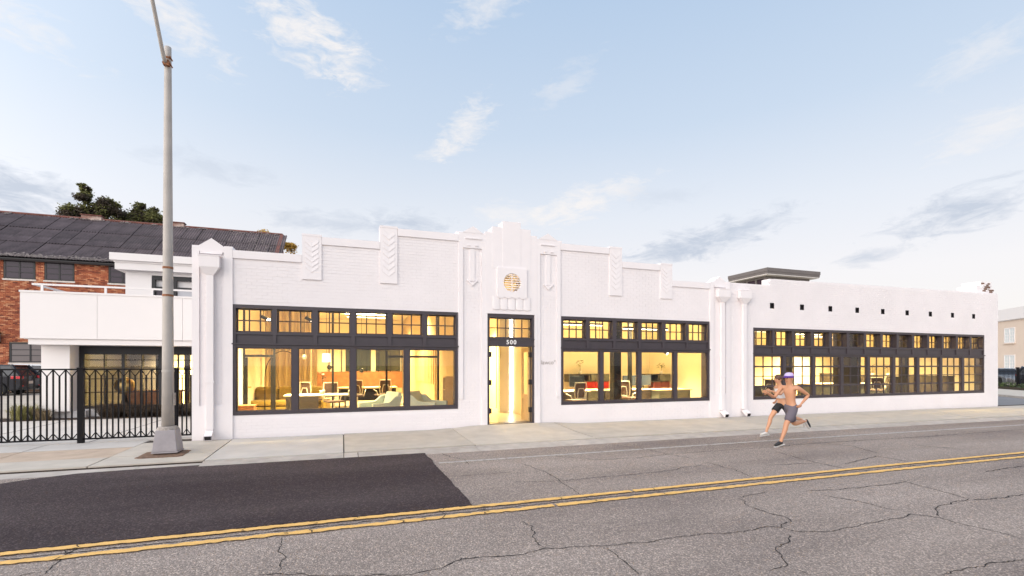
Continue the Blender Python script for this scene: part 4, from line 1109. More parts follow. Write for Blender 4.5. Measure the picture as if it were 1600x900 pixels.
divider((24.7, 16.5, FL), 2.1, 1.02, 'middle one of the dark low cabinets along the studio end wall')
divider((24.7, 18.5, FL), 1.6, 1.12, 'dark low cabinet deepest in the studio along the end wall')

def credenza(loc, L, panel_m, label):
    c = empty('cabinet', loc, 0, label, 'cabinet', 'wall cabinets in the offices')
    b = MB(); b.box(-L/2, L/2, -0.2, 0.2, 0.95, 0.98); b.box(-L/2, L/2, -0.2, 0.2, 1.22, 1.25); b.box(-L/2, -L/2+0.03, -0.2, 0.2, 0.98, 1.22); b.box(-0.02, 0.02, -0.2, 0.2, 0.98, 1.22); b.box(-L/2, L/2, 0.18, 0.2, 0.98, 1.22)
    b.build('open_shelf', M['charcoal'], c)
    b = MB(); b.box(0.05, L/2, -0.21, -0.18, 0.985, 1.215); b.build('cabinet_door', M['slate'], c)
    for k in range(2):
        w = (L*0.68)/2; x = L/2-L*0.68+k*w; b = MB(); b.box(x+0.005, x+w-0.005, -0.17, 0.17, 0.1, 0.945); b.build('cabinet_door', panel_m, c)
    return c
credenza((8.95, 16.75, FL), 1.75, M['red'], 'cabinet with bright red doors under an open charcoal shelf')
credenza((12.7-1.3, 15.8, FL), 1.1, M['oxblood'], 'smaller cabinet with oxblood doors at the right end of the offices')
def monitor(loc, rz, label):
    m_ = empty('monitor', loc, rz, label, 'monitor', 'desk monitors')
    b = MB(); b.box(-0.28, 0.28, -0.02, 0.02, 0.12, 0.48); b.build('screen', M['screen'], m_, bevel=0.006)
    b = MB(); b.box(-0.02, 0.02, 0.02, 0.05, 0.0, 0.3); b.box(-0.11, 0.11, -0.08, 0.10, 0.0, 0.012); b.build('stand', M['steel'], m_)
monitor((9.55, 14.75, FL+0.745), 0.1, 'left of the twin monitors behind the dark window mullion')
monitor((10.15, 14.75, FL+0.745), -0.1, 'right of the twin monitors behind the dark window mullion')
monitor((7.35, 14.45, FL+0.745), 0.05, 'wide dark monitor on the desk nearest the door sign')
def plant(loc, h, label, n=16, spread=0.16, m='leaf', grp='small potted plants indoors'):
    p = empty('potted_plant', loc, 0, label, 'plant', grp)
    b = MB(); b.lathe([(0.06, 0), (0.075, 0.12), (0.07, 0.12), (0.065, 0.10)], n=12); b.build('pot', M['ceramic'], p, smooth=True)
    b = MB(); b.tube([(0,0,0.1),(0.01,0,0.1+h*0.5),(0.0,0.01,0.1+h*0.8)], 0.008, 6); b.build('stem', M['bark'], p)
    for k in range(n):
        b = MB(); a = R.random()*6.28; z = 0.1+h*(0.45+0.55*R.random()); r = spread*(0.3+0.7*R.random()); s = 0.05
        c = Vector((r*math.cos(a), r*math.sin(a), z)); t = Vector((-math.sin(a), math.cos(a), 0)); o_ = Vector((math.cos(a), math.sin(a), R.uniform(-0.4, 0.6))).normalized()
        b.add([c-o_*s*1.5, c-t*s+Vector((0,0,0.01)), c+o_*s*1.5, c+t*s+Vector((0,0,0.01))], [(0,1,2,3)]); b.build('leaf', M[m], p, fix=False)
plant((-0.55, 14.95, FL+0.745), 0.55, 'potted plant on the white topped lounge desk', 10, 0.10, 'leaf_dark')
plant((8.6, 16.65, FL+1.25), 0.42, 'leafy potted plant standing on the open charcoal shelf')
plant((11.6, 15.7, FL+1.25), 0.30, 'small potted plant on top of the oxblood cabinet')
for k, (xa, ya, z, lab) in enumerate(((24.65, 15.9, 1.06, 'right of the three potted plants on the middle studio cabinet'), (24.65, 16.6, 1.06, 'middle of the three potted plants on the middle studio cabinet'), (24.65, 17.3, 1.06, 'left of the three potted plants on the middle studio cabinet'))):
    plant((xa, ya, FL+z), 0.45, lab, 14, 0.28, 'leaf_dark')
def lounge_chair(loc, rz, label):
    c = empty('lounge_chair', loc, rz, label, 'chair', 'pale teal lounge chairs by the left window')
    b = MB(); b.prism_x([(-0.38,0.30),(0.30,0.24),(0.34,0.34),(-0.38,0.42)], -0.32, 0.32); b.build('seat', M['teal'], c, bevel=0.03)
    b = MB(); b.prism_x([(0.26,0.34),(0.36,0.30),(0.56,0.80),(0.46,0.84)], -0.32, 0.32); b.build('backrest', M['teal'], c, bevel=0.03)
    for s in (-1, 1):
        b = MB(); b.prism_x([(-0.42,0.28),(0.40,0.26),(0.52,0.74),(0.30,0.72),(0.10,0.56),(-0.42,0.54)], s*0.36-0.04, s*0.36+0.04); b.build('arm', M['teal'], c, bevel=0.015)
        for y in (-0.34, 0.34):
            b = MB(); b.tube([(s*0.30, y, 0.28), (s*0.34, y*1.06, 0)], [0.02, 0.012], 7); b.build('leg', M['pale_wood'], c)
lounge_chair((0.95, 14.0, FL), rad(-62), 'pale teal lounge chair left of the two by the left window')
lounge_chair((2.35, 14.05, FL), rad(52), 'pale teal lounge chair at the right end of the left window')
t = empty('pendant_lamp', (-0.53, 17.8, 1.79), 0, 'white drum pendant lamp lit behind the left window', 'lamp')
b = MB(); b.lathe([(0.14, 0), (0.13, 0.30), (0.125, 0.30), (0.135, 0.0)], n=20); b.build('lamp_shade', M['lamp_shade'], t, smooth=True)
b = MB(); b.tube([(0,0,0.3),(0,0,2.40)], 0.006, 6); b.build('cord', M['steel'], t)
for k, (loc, lab) in enumerate((((-0.42, 17.2, 1.62), 'small mirrored globe lamp nearest the curtain'), ((0.62, 17.6, 1.50), 'small dark globe lamp right of the drum lamp'), ((-1.15, 16.6, 1.95), 'small chrome globe lamp in front of the curtain'))):
    t = empty('globe_lamp', loc, 0, lab, 'lamp', 'globe lamps in the lounge')
    b = MB(); b.lathe([(0.01,-0.085),(0.055,-0.066),(0.085,0),(0.055,0.066),(0.01,0.085)], n=16); b.build('globe', M['alloy' if k == 2 else 'screen'], t, smooth=True)
    b = MB(); b.tube([(0,0,0.08),(0,0,3.9-loc[2])], 0.006, 6); b.build('stem', M['steel'], t)
t = empty('arc_lamp', (-2.35, 17.2, FL), 0, 'thin black arc floor lamp standing beside the olive sofa', 'lamp')
b = MB(); b.tube([(0.10*0+0.0, 0, 0.03)]+[(0.55-0.55*math.cos(a), 0, 1.2+0.85*math.sin(a)) for a in [i*math.pi/14 for i in range(11)]], 0.014, 7); b.build('stem', M['steel'], t)
b = MB(); b.lathe([(0.15, 0), (0.15, 0.03)], n=16); b.build('base', M['steel'], t)
t = empty('side_table', (1.5, 15.0, FL), 0, 'low round pale wood table between the teal chairs', 'table')
b = MB(); b.lathe([(0.28, 0.40), (0.28, 0.43)], n=20); b.build('table_top', M['pale_wood'], t)
b = MB(); b.tube([(0,0,0.02),(0,0,0.40)], 0.03, 8); b.lathe([(0.18,0),(0.18,0.02)], n=16); b.build('leg', M['steel'], t)
t = empty('bookcase', (3.0, 14.3, FL), 0, 'narrow pale bookcase at the right edge of the left window', 'bookcase')
b = MB(); b.box(-0.14, 0.14, -0.18, -0.15, 0, 1.25); b.box(-0.14, 0.14, 0.15, 0.18, 0, 1.25); b.box(-0.14, 0.14, -0.15, 0.15, 1.22, 1.25); b.build('side', M['pale_wood'], t)
for z in (0.05, 0.45, 0.85):
    b = MB(); b.box(-0.14, 0.14, -0.149, 0.149, z, z+0.025); b.build('shelf', M['pale_wood'], t)
b = MB(); b.box(-0.14, 0.02, -0.149, 0.149, 0.9, 1.1)
t2 = empty('storage_box', (-2.45, 14.2, FL), 0, 'low red brown wooden box in the corner of the left window', 'box')
b = MB(); b.box(-0.28, 0.28, -0.22, 0.22, 0, 0.52); b.build('carcass', M['wood'], t2, bevel=0.01)
b = MB(); b.box(-0.29, 0.29, -0.23, 0.23, 0.52, 0.55); b.build('lid', M['wood'], t2)

# ------------------------------------------------------------------ annex with balcony, left of the street building
anx = empty('balcony_annex', (-6.5, 19.0, 0), 0, 'white annex with a solid projecting balcony over a dark glazed ground floor', 'building')
def apart(mb, name, m, parent=None, **k):
    o = mb.build(name, m, parent or anx, **k)
    if parent is None: o.location = (6.5, -19.0, 0)
    return o
XR = -3.5
b = MB(); b.box(-8.75, -8.04, 18.8, 19.72, 0.24, 2.31); apart(b, 'column', M['annex_white'], bevel=0.012)
b = MB(); b.box(-8.52, -7.72, 18.98, 19.8, 0.0, 0.24); apart(b, 'column_base', M['annex_white'])
b = MB(); b.box(-8.04, XR, 19.24, 19.7, 0.0, 0.27); apart(b, 'plinth', M['annex_white'])
b = MB(); b.box(-8.85, XR, 18.36, 24, 2.312, 2.47); apart(b, 'fascia', M['annex_white'])
for xa, xc in ((-9.01, -7.155), (-7.147, -4.9), (-4.892, XR)):
    b = MB(); b.box(xa, xc, 18.3, 18.36, 2.49, 3.86); apart(b, 'balcony_panel', M['annex_white'])
b = MB(); b.box(-9.01, -8.95, 18.36, 23.5, 2.49, 3.86); apart(b, 'balcony_panel', M['annex_white'])
b = MB(); b.box(-9.03, XR, 18.28, 18.40, 3.86, 3.915); b.box(-9.03, -8.91, 18.40, 23.5, 3.86, 3.915); apart(b, 'balcony_capping', M['annex_white'])
b = MB(); b.box(-8.95, XR, 18.362, 23.5, 2.473, 2.60); apart(b, 'balcony_floor', M['annex_white'])
rl = empty('handrail', parent=anx); rl.location = (6.5, -19.0, 0)
b = MB(); b.box(-8.80, XR, 18.43, 18.47, 4.10, 4.155); b.build('rail', M['annex_white'], rl)
b = MB(); b.box(-8.80, -8.75, 18.472, 23.3, 4.10, 4.155); b.build('rail', M['annex_white'], rl)
for xa in (-8.56, -6.99-0.0, -5.77, -4.6):
    b = MB(); b.box(xa-0.03, xa+0.03, 18.432, 18.468, 3.90, 4.10); b.build('post', M['annex_white'], rl)
for ya in (19.6, 21.2, 22.8):
    b = MB(); b.box(-8.795, -8.755, ya-0.03, ya+0.03, 3.90, 4.10); b.build('post', M['annex_white'], rl)
# upper storey
b = MB(); b.box(-7.20, -6.43, 20.5, 26, 2.6, 5.01); b.box(-6.43, XR, 20.5, 20.7, 4.89, 5.01); b.box(-6.43, XR, 20.62, 26, 2.6, 4.89)
apart(b, 'upper_wall', M['annex_white'])
b = MB(); b.box(-7.42, XR, 20.25, 26.3, 5.01, 5.06); b.box(-7.44, XR, 20.22, 26.3, 5.25, 5.31)
b.prism_x([(20.25, 5.06), (20.25, 5.25), (26.2, 5.25), (26.2, 5.06)], -7.42, XR)
b.box(-7.54, XR, 20.15, 26.4, 5.31, 5.56); apart(b, 'cornice', M['annex_white'])
dr = empty('balcony_door', parent=anx); dr.location = (6.5, -19.0, 0)
b = MB(); b.box(-6.42, XR, 20.50, 20.60, 4.74, 4.885); b.box(-6.42, -6.32, 20.50, 20.60, 2.6, 4.74)
for xa in (-5.72, -5.02, -4.3): b.box(xa-0.05, xa+0.05, 20.50, 20.60, 2.6, 4.74)
b.box(-6.32, -5.77, 20.51, 20.59, 4.42, 4.50); b.box(-5.67, -5.07, 20.51, 20.59, 4.42, 4.50); b.box(-4.97, -4.35, 20.51, 20.59, 4.42, 4.50)
b.build('frame', M['black_frame'], dr)
for xa, xc in ((-6.30, -5.79), (-5.65, -5.09), (-4.95, -4.37)):
    b = MB(); b.box(xa, xc, 20.55, 20.56, 2.62, 4.42); b.build('pane', M['dark_glass'] if xa != -5.65 else M['pale_glass2'] if 'pale_glass2' in M else M['dark_glass'], dr)
# ground floor glazing
sf = empty('shopfront', parent=anx); sf.location = (6.5, -19.0, 0)
x0, x1, y = -8.02, XR, 19.34
b = MB(); b.box(x0, x0+0.13, y, y+0.16, 0.27, 2.31); b.box(x0+0.13, x1, y, y+0.16, 2.04, 2.31); b.box(x0+0.13, x1, y, y+0.16, 0.27, 0.36)
b.build('frame', M['black_frame'], sf)
mx_ = [x0+0.13+0.515*k for k in range(1, 9)]
for i, xa in enumerate(mx_):
    t = 0.045 if i % 2 else 0.016
    b = MB(); b.box(xa-t, xa+t, y+0.02, y+0.12, 0.36, 2.04); b.build('mullion', M['black_frame'], sf)
for za in (0.80, 1.24, 1.60, 1.86):
    b = MB(); b.box(x0+0.13, x1, y+0.05, y+0.085, za-0.014, za+0.014); b.build('glazing_bar', M['black_frame'], sf)
pq = [x0+0.13]+mx_+[x1]
for i in range(len(pq)-1):
    b = MB(); b.box(pq[i]+0.02, pq[i+1]-0.02, y+0.095, y+0.10, 0.36, 2.04); b.build('pane', M['glass'], sf)
b = MB(); b.box(x0, x1+0.3, y+0.16, 24.5, 0.0, 0.12); apart(b, 'showroom_floor', M['in_floor'])
b = MB(); b.box(x0, x0+0.1, y+0.16, 24.4, 0.12, 2.31); b.box(x0+0.1, -6.6, 23.0, 23.1, 0.12, 2.31); b.box(-5.1, -4.75, 22.5, 22.6, 0.12, 2.31); b.box(XR+0.02, XR+0.12, y+0.16, 24.4, 0.12, 2.31)
apart(b, 'showroom_wall', M['charcoal'])
b = MB(); b.box(-8.0, XR, 24.4, 24.5, 0.12, 2.31); apart(b, 'showroom_wall', M['in_wall'])
for (xa, xc) in ((-6.52, -6.35), (-5.62, -5.45), (-4.2, -4.05)):
    b = MB(); b.box(xa, xc, 21.2, 21.35, 0.12, 2.31); apart(b, 'showroom_post', M['dark_brown'])
lt = empty('linear_lamp', (-5.9, 22.0, 2.15), 0, 'lit bar lamp inside the annex ground floor', 'lamp')
b = MB(); b.box(-0.9, 0.9, -0.03, 0.03, 0, 0.05); b.build('housing', M['steel'], lt)
b = MB(); b.box(-0.9, 0.9, -0.028, 0.028, -0.02, -0.001); b.build('diffuser', M['lamp_glow'], lt)
area('lamp_light', (0, 0.2, -0.05), 1.8, 0.3, 800, WARM, lt, (rad(28), 0, 0))
t = empty('reception_desk', (-6.35, 20.6, 0.12), 0, 'wooden reception desk behind the annex glazing', 'desk')
b = MB(); b.box(-0.75, 0.75, -0.3, 0.3, 0.05, 0.62); b.build('body', M['wood'], t); b = MB(); b.box(-0.8, 0.8, -0.34, 0.34, 0.62, 0.66); b.build('desk_top', M['wood'], t)
t = empty('globe_ornament', (-7.15, 20.3, 0.12), 0, 'large brass globe on a dark stand behind the annex glazing', 'globe')
b = MB(); b.lathe([(0.02, -0.30)]+[(0.30*math.cos(a), 0.30*math.sin(a)) for a in [(-60+20*i)*math.pi/180 for i in range(7)]]+[(0.02, 0.30)], (0, 0, 0.85), 20); b.build('globe', M['brass'], t, smooth=True)
b = MB(); b.tube([(0,0,0.0),(0,0,0.56)], [0.16, 0.05], 12); b.build('stand', M['steel'], t)
t = empty('office_figure_lamp', (-6.15, 20.55, 0.79), 0, 'small brass table lamp standing on the annex reception desk', 'lamp')
b = MB(); b.tube([(0,0,0),(0.02,0,0.25),(-0.02,0,0.42)], [0.05,0.02,0.02], 8); b.build('stem', M['steel'], t)
b = MB(); b.tube([(-0.02,0,0.42),(0.12,0,0.50)], [0.04,0.09], 10); b.build('lamp_shade', M['brass'], t)

# ------------------------------------------------------------------ iron fence
fen = empty('iron_fence', (-5.2, 12.88, 0), 0, 'black iron fence with zigzag braces across the driveway', 'fence')
def fpart(b, name): 
    o = b.build(name, M['steel'], fen); o.location = (5.2, -12.88, 0)
FYY = 12.88
posts = [(-5.315, 0.05, -0.02, 1.62), (-3.585, 0.042, 0.0, 1.62), (-8.6, 0.05, -0.02, 1.62)]
for xa, w, z0, z1 in posts:
    b = MB(); b.box(xa-w, xa+w, FYY-w, FYY+w, z0, z1); b.box(xa-w-0.006, xa+w+0.006, FYY-w-0.006, FYY+w+0.006, z1, z1+0.02); fpart(b, 'post')
for xa, xb in ((-8.55, -5.366), (-5.264, -3.628), (-3.542, -3.19)):
    for z in (1.585, 0.085):
        b = MB(); b.box(xa, xb, FYY-0.018, FYY+0.018, z, z+0.032); fpart(b, 'rail')
    n = max(2, round((xb-xa)/0.109)); n += n % 2; st = (xb-xa)/n
    for k in range(n+1):
        x = xa+st*k; up = (k % 2 == 0)
        if 0 < k < n or xb > -3.3:
            b = MB(); b.box(x-0.0125, x+0.0125, FYY-0.0125, FYY+0.0125, 0.117 if True else 0, 1.585 if up else 1.475); fpart(b, 'picket')
        if k < n:
            for zt, zb in ((1.583, 1.470), (0.225, 0.120)):
                za, zb_ = (zt, zb) if up else (zb, zt)
                if zt < 1: za, zb_ = (zb, zt) if not up else (zt, zb)
                b = MB(); b.prism([(x+0.0126, za-0.016), (x+st-0.0126, zb_-0.016), (x+st-0.0126, zb_+0.008), (x+0.0126, za+0.008)], FYY-0.011, FYY+0.011); fpart(b, 'brace')

# ------------------------------------------------------------------ street lamp
PX, PY_ = -3.17, 10.95
lamp = empty('street_lamp', (PX, PY_, 0.0), 0, 'tall tapered grey steel street lamp on a square cast pedestal', 'street lamp')
b = MB(); bz = 0.03
def frus(b, r0, r1, z0, z1):
    b.add([(-r0,-r0,z0),(r0,-r0,z0),(r0,r0,z0),(-r0,r0,z0),(-r1,-r1,z1),(r1,-r1,z1),(r1,r1,z1),(-r1,r1,z1)], [(0,3,2,1),(4,5,6,7),(0,1,5,4),(1,2,6,5),(2,3,7,6),(3,0,4,7)])
frus(b, 0.215, 0.215, bz, bz+0.03); frus(b, 0.205, 0.160, bz+0.031, 0.46); b.build('pedestal', M['cast'], lamp, bevel=0.012)
b = MB(); n = 22; vs = []
for k in range(n):
    a = 2*math.pi*k/n
    vs += [(0.178*math.cos(a)*(1+0.12*R.uniform(-1,1)), 0.178*math.sin(a)*(1+0.12*R.uniform(-1,1)), 0.455), (0.160*math.cos(a), 0.160*math.sin(a), 0.50+0.02*R.random()), (0.105*math.cos(a), 0.12*math.sin(a), 0.525)]
fs = []
for k in range(n):
    a, c = 3*k, 3*((k+1) % n); fs += [(a, c, c+1, a+1), (a+1, c+1, c+2, a+2)]
b.add(vs, fs); b.build('grout_collar', M['mortar_skirt'], lamp, smooth=True)
zs_ = [0.45, 2.0, 4.0, 6.0, 7.62]; rs_ = [0.104, 0.093, 0.081, 0.069, 0.058]
b = MB(); b.tube([(0,0,z) for z in zs_]+[(0,0,7.80)], rs_+[0.057], 20); b.build('pole', M['pole'], lamp, smooth=False)
lamp_pole = [c for c in kids(lamp) if c.name.startswith('pole')][0]
lamp_pole.data.polygons.foreach_set('use_smooth', [len(p.vertices) == 4 for p in lamp_pole.data.polygons])
for z, m_ in ((3.56, 'rust'), (3.03, 'rust'), (1.58, 'pole')):
    r = 0.104-(z-0.45)*0.0066
    b = MB(); b.tube([(0,0,z-0.02),(0,0,z+0.02)], r+0.004, 20); b.build('band', M[m_], lamp)
b = MB(); b.tube([(0.0,-0.075,7.42),(-0.02,-0.16,7.50),(-0.09,-0.55,8.35),(-0.19,-1.25,9.6),(-0.30,-2.0,10.2)], [0.036,0.036,0.034,0.03,0.028], 10); b.build('arm', M['pole'], lamp, smooth=True)
b = MB(); b.tube([(0,0,7.43),(0,0,7.47)], 0.064, 16); b.tube([(0,0,7.56),(0,0,7.60)], 0.063, 16); b.box(-0.05, 0.05, -0.13, -0.05, 7.40, 7.50)
for s in (-1, 1): b.tube([(s*0.060,-0.10,7.45),(s*0.060,0.05,7.45)], 0.012, 6); b.tube([(s*0.060,-0.10,7.58),(s*0.060,0.05,7.58)], 0.012, 6)
b.build('bracket', M['rust'], lamp)
b = MB(); b.lathe([(0.05,-0.02),(0.17,-0.05),(0.19,0.02),(0.10,0.10),(0.02,0.12)], (-0.31,-2.2,10.2), 14); b.build('lamp_head', M['pole'], lamp, smooth=True)
b = MB(); b.box(0.095, 0.118, -0.05, 0.05, 0.92, 1.16); b.build('access_cover', M['mortar_skirt'], lamp, bevel=0.006)
b = MB(); pts = []
for k in range(28):
    a = 2*math.pi*k/28; k_ = 0.36/max(abs(math.cos(a)), abs(math.sin(a))); k_ *= 1+0.08*mnoise.noise((a*3, 0, 0)); pts.append((PX-0.02+k_*math.cos(a)*1.02, 10.83+k_*math.sin(a)*0.95))
b.prism_z(pts, -0.05, lambda x, y: pz(x, y)+0.012); tag(b.build('soil_square', M['mulch']), kind='structure')

# ------------------------------------------------------------------ old brick building behind
obr = empty('old_brick_building', (-12, 38, 0), 0, 'old red brick building with rusty corrugated roof behind the annex', 'building')
def opart(mb, name, m, parent=None, **k):
    o = mb.build(name, m, parent or obr, **k)
    if parent is None: o.location = (12, -38, 0)
    return o
WY = 38.0
upw = [(-19.47, -17.97), (-17.50, -16.03), (-14.23, -12.76), (-12.29, -10.8), (-22.7, -21.2), (-9.0, -7.5), (-24.7, -23.2)]
wins = [(a, c, 6.97, 8.14) for a, c in upw]+[(-19.20, -17.2, 1.84, 3.06), (-23.4, -21.2, 1.84, 3.06), (-15.5, -13.3, 1.84, 3.06)]
b = MB()
b.box(-26, -4.77, WY+0.02, WY+0.4, 0, 8.27)
backw = opart(b, 'brick_wall', M['mortar'])
b = MB(); b.prism_x([(WY+0.401, 0), (50, 0), (50, 8.27), (44, 12.36), (WY+0.401, 8.55)], -5.0, -4.77); b.prism_x([(WY+0.401, 0), (50, 0), (50, 8.27), (44, 12.36), (WY+0.401, 8.55)], -26, -25.8); opart(b, 'gable_wall', M['red_brick'])
ql = bricks(WY, -24.0, -10.5, 0.3, 8.24, [(a-0.03, c+0.03, z0-0.12, z1+0.02) for a, c, z0, z1 in wins], lambda x: 8.26, 0.225, 0.078, 0.012)
ql.sort(key=lambda q: abs(q[0]+19)+0.3*abs(q[2]-5)); fullr = [q for q in ql if abs(q[1]-q[0]-0.213) < 0.002][:300]; fr_ = set(fullr)
b = MB(); brick_quads(b, -0.1065, 0.1065, -0.033, 0.033, 0.02, -0.012); rme = b.mesh('brick', M['red_brick'])
for q in fullr:
    o = link('brick', rme, backw); o.location = ((q[0]+q[1])/2, WY+R.uniform(-0.005, 0.003), (q[2]+q[3])/2)
b = MB()
for q in ql:
    if q not in fr_: brick_quads(b, q[0], q[1], q[2], q[3], WY+0.02, WY-0.012+R.uniform(-0.005, 0.003))
o = b.build('brick_courses', M['red_brick'], backw, fix=False); o['kind'] = 'stuff'
for (a, c, z0, z1) in wins:
    w = empty('window', parent=obr); w.location = (12, -38, 0)
    b = MB(); b.box(a, c, WY-0.016, WY+0.015, z0, z0+0.08); b.box(a, c, WY-0.016, WY+0.015, z1-0.08, z1); b.box(a, a+0.09, WY-0.016, WY+0.015, z0+0.08, z1-0.08); b.box(c-0.09, c, WY-0.016, WY+0.015, z0+0.08, z1-0.08)
    xm = (a+c)/2; b.box(xm-0.04, xm+0.04, WY-0.016, WY+0.015, z0+0.08, z1-0.08)
    hz = (z1-z0-0.16)/3
    for k in (1, 2):
        b.box(a+0.09, xm-0.04, WY-0.014, WY+0.015, z0+0.08+hz*k-0.02, z0+0.08+hz*k+0.02); b.box(xm+0.04, c-0.09, WY-0.014, WY+0.015, z0+0.08+hz*k-0.02, z0+0.08+hz*k+0.02)
    b.build('frame', M['black_frame'], w)
    for k in range(3):
        for (xa, xc) in ((a+0.09, xm-0.04), (xm+0.04, c-0.09)):
            b = MB(); b.box(xa, xc, WY+0.004, WY+0.012, z0+0.08+hz*k, z0+0.08+hz*(k+1)); b.build('pane', M['dark_glass'] if z0 > 5 else M['dusty_glass'] if 'dusty_glass' in M else M['dark_glass'], w)
    b = MB(); b.box(a-0.06, c+0.06, WY-0.05, WY+0.015, z0-0.10, z0-0.005); b.build('sill', M['sill'], w)
# corrugated roof, sheet by sheet
rf = empty('roof', parent=obr); rf.location = (12, -38, 0)
EV, RG = Vector((0, 37.75, 8.22)), Vector((0, 44.0, 12.42))
sl = RG-EV; SL = sl.length; un = Vector((0, -sl.z, sl.y))/SL
def roof_sheet(xa, w, s0, s1, lift, m):
    b = MB(); n = 12; vs = []; fs = []
    for i in range(n+1):
        h = 0.034*(1 if i % 2 else -1)+lift
        for s in (s0, s1):
            p = EV+sl*s+un*(h+(0.035 if s == s0 else 0)); vs.append((xa+w*i/n, p.y, p.z))
    for i in range(n): fs.append((2*i, 2*i+2, 2*i+3, 2*i+1))
    b.add(vs, fs); return b.mesh('roof_sheet', m)
SW = 1.0
rows = [(0.0, 0.335), (0.325, 0.665), (0.655, 0.985)]
mes = [roof_sheet(0, SW-0.03, s0, s1, 0.03+0.0*k, M['corrugated']) for k, (s0, s1) in enumerate(rows)]
for k in range(3):
    off = (0.0, 0.35, 0.7)[k]
    x = -26.3+0.0*off
    while x < -4.85:
        o = link('roof_sheet', mes[k], rf); o.location = (x, 0, R.uniform(0, 0.02)); o.rotation_euler = (0, R.uniform(-0.0025, 0.0025), 0); x += SW
b = MB(); e0 = EV-un*0.06; r0 = RG-un*0.06
b.add([(-26.2, e0.y, e0.z), (-4.77, e0.y, e0.z), (-4.77, r0.y, r0.z), (-26.2, r0.y, r0.z), (-26.2, e0.y, e0.z-0.12), (-4.77, e0.y, e0.z-0.12), (-4.77, r0.y, r0.z-0.12), (-26.2, r0.y, r0.z-0.12)], [(0,1,2,3),(4,7,6,5),(0,4,5,1),(1,5,6,2),(2,6,7,3),(3,7,4,0)])
b.add([(-26.2, 44, 12.3), (-4.77, 44, 12.3), (-4.77, 50.3, 8.2), (-26.2, 50.3, 8.2)], [(0,1,2,3)])
b.build('roof_deck', M['roof_felt'], rf)
b = MB(); b.tube([(-26.3, 44, 12.46), (-4.7, 44, 12.46)], 0.10, 8); b.build('ridge_cap', M['rust_ridge'], rf)
b = MB(); p, q = EV+un*0.08, RG+un*0.08
b.add([(-4.85, p.y, p.z), (-4.62, p.y, p.z), (-4.62, q.y, q.z), (-4.85, q.y, q.z), (-4.85, p.y, p.z-0.3), (-4.62, p.y, p.z-0.3), (-4.62, q.y, q.z-0.3), (-4.85, q.y, q.z-0.3)], [(0,1,2,3),(4,7,6,5),(0,4,5,1),(1,5,6,2),(2,6,7,3),(3,7,4,0)])
b.build('barge_board', M['rust_ridge'], rf)
b = MB(); b.box(-26.2, -4.8, 37.78, 37.84, 8.16, 8.22); b.build('eaves_board', M['black_frame'], rf)
b = MB()                                           # lichen and flaking along the eaves and under the ridge: small raised scales
for k in range(2600):
    x = R.uniform(-26, -5)
    if k % 3: s = abs(R.gauss(0, 0.028)); 
    else: s = 0.975-abs(R.gauss(0, 0.015)) if mnoise.noise((x*0.8, 3, 0)) > 0.02 or x > -8.5 else 0.0
    if x > -8.6 and R.random() < 0.6: s = R.uniform(0.35, 0.98)
    if s <= 0: continue
    p = EV+sl*s+un*0.105; L_ = R.uniform(0.03, 0.16); w_ = R.uniform(0.02, 0.06); u = sl/SL
    c = Vector((x, p.y, p.z)); e = Vector((w_, 0, 0))
    b.add([c-e, c+e, c+e*0.7+u*L_, c-e*0.7+u*L_], [(0,1,2,3)])
o = b.build('lichen', M['lichen'], rf, fix=False); o['kind'] = 'stuff'
def roof_vent(x0, x1, label):
    v = empty('roof_vent', ((x0+x1)/2, 44.0, 12.40), 0, label, 'roof vent', 'rusty roof vents on the ridge')
    w = (x1-x0)/2
    b = MB(); b.box(-w+0.05, w-0.05, -0.12, 0.3, -0.1, 0.30); b.build('duct', M['vent_rust'], v)
    b = MB(); b.box(-w, w, -0.2, 0.4, 0.301, 0.36); b.build('cap', M['rust_ridge'], v)
M['vent_rust'] = mat('peeling_vent', (0.45, 0.37, 0.33), 0.9, var=0.3, vscale=2.5, var2=(0.20, 0.06, 0.035))
roof_vent(-18.15, -16.85, 'wide rusty roof vent on the ridge left of the street lamp'); roof_vent(-12.6, -11.6, 'narrow rusty roof vent on the ridge right of the street lamp')
wl = empty('wall_lantern', (-19.75, WY-0.14, 3.35), 0, 'dark wall lantern with pale panes on the red brick', 'lantern')
b = MB(); b.box(-0.16, 0.16, -0.12, 0.12, 0.25, 0.32); b.box(-0.16, 0.16, -0.12, 0.12, -0.3, -0.25); b.box(-0.05, 0.05, 0.1, 0.14, -0.3, 0.5)
for s in (-1, 1): b.box(s*0.14-0.02, s*0.14+0.02, -0.12, -0.08, -0.25, 0.25)
b.build('cage', M['steel'], wl); b = MB(); b.box(-0.12, 0.12, -0.10, 0.10, -0.25, 0.25); b.build('lantern_pane', M['pale_glass'], wl)

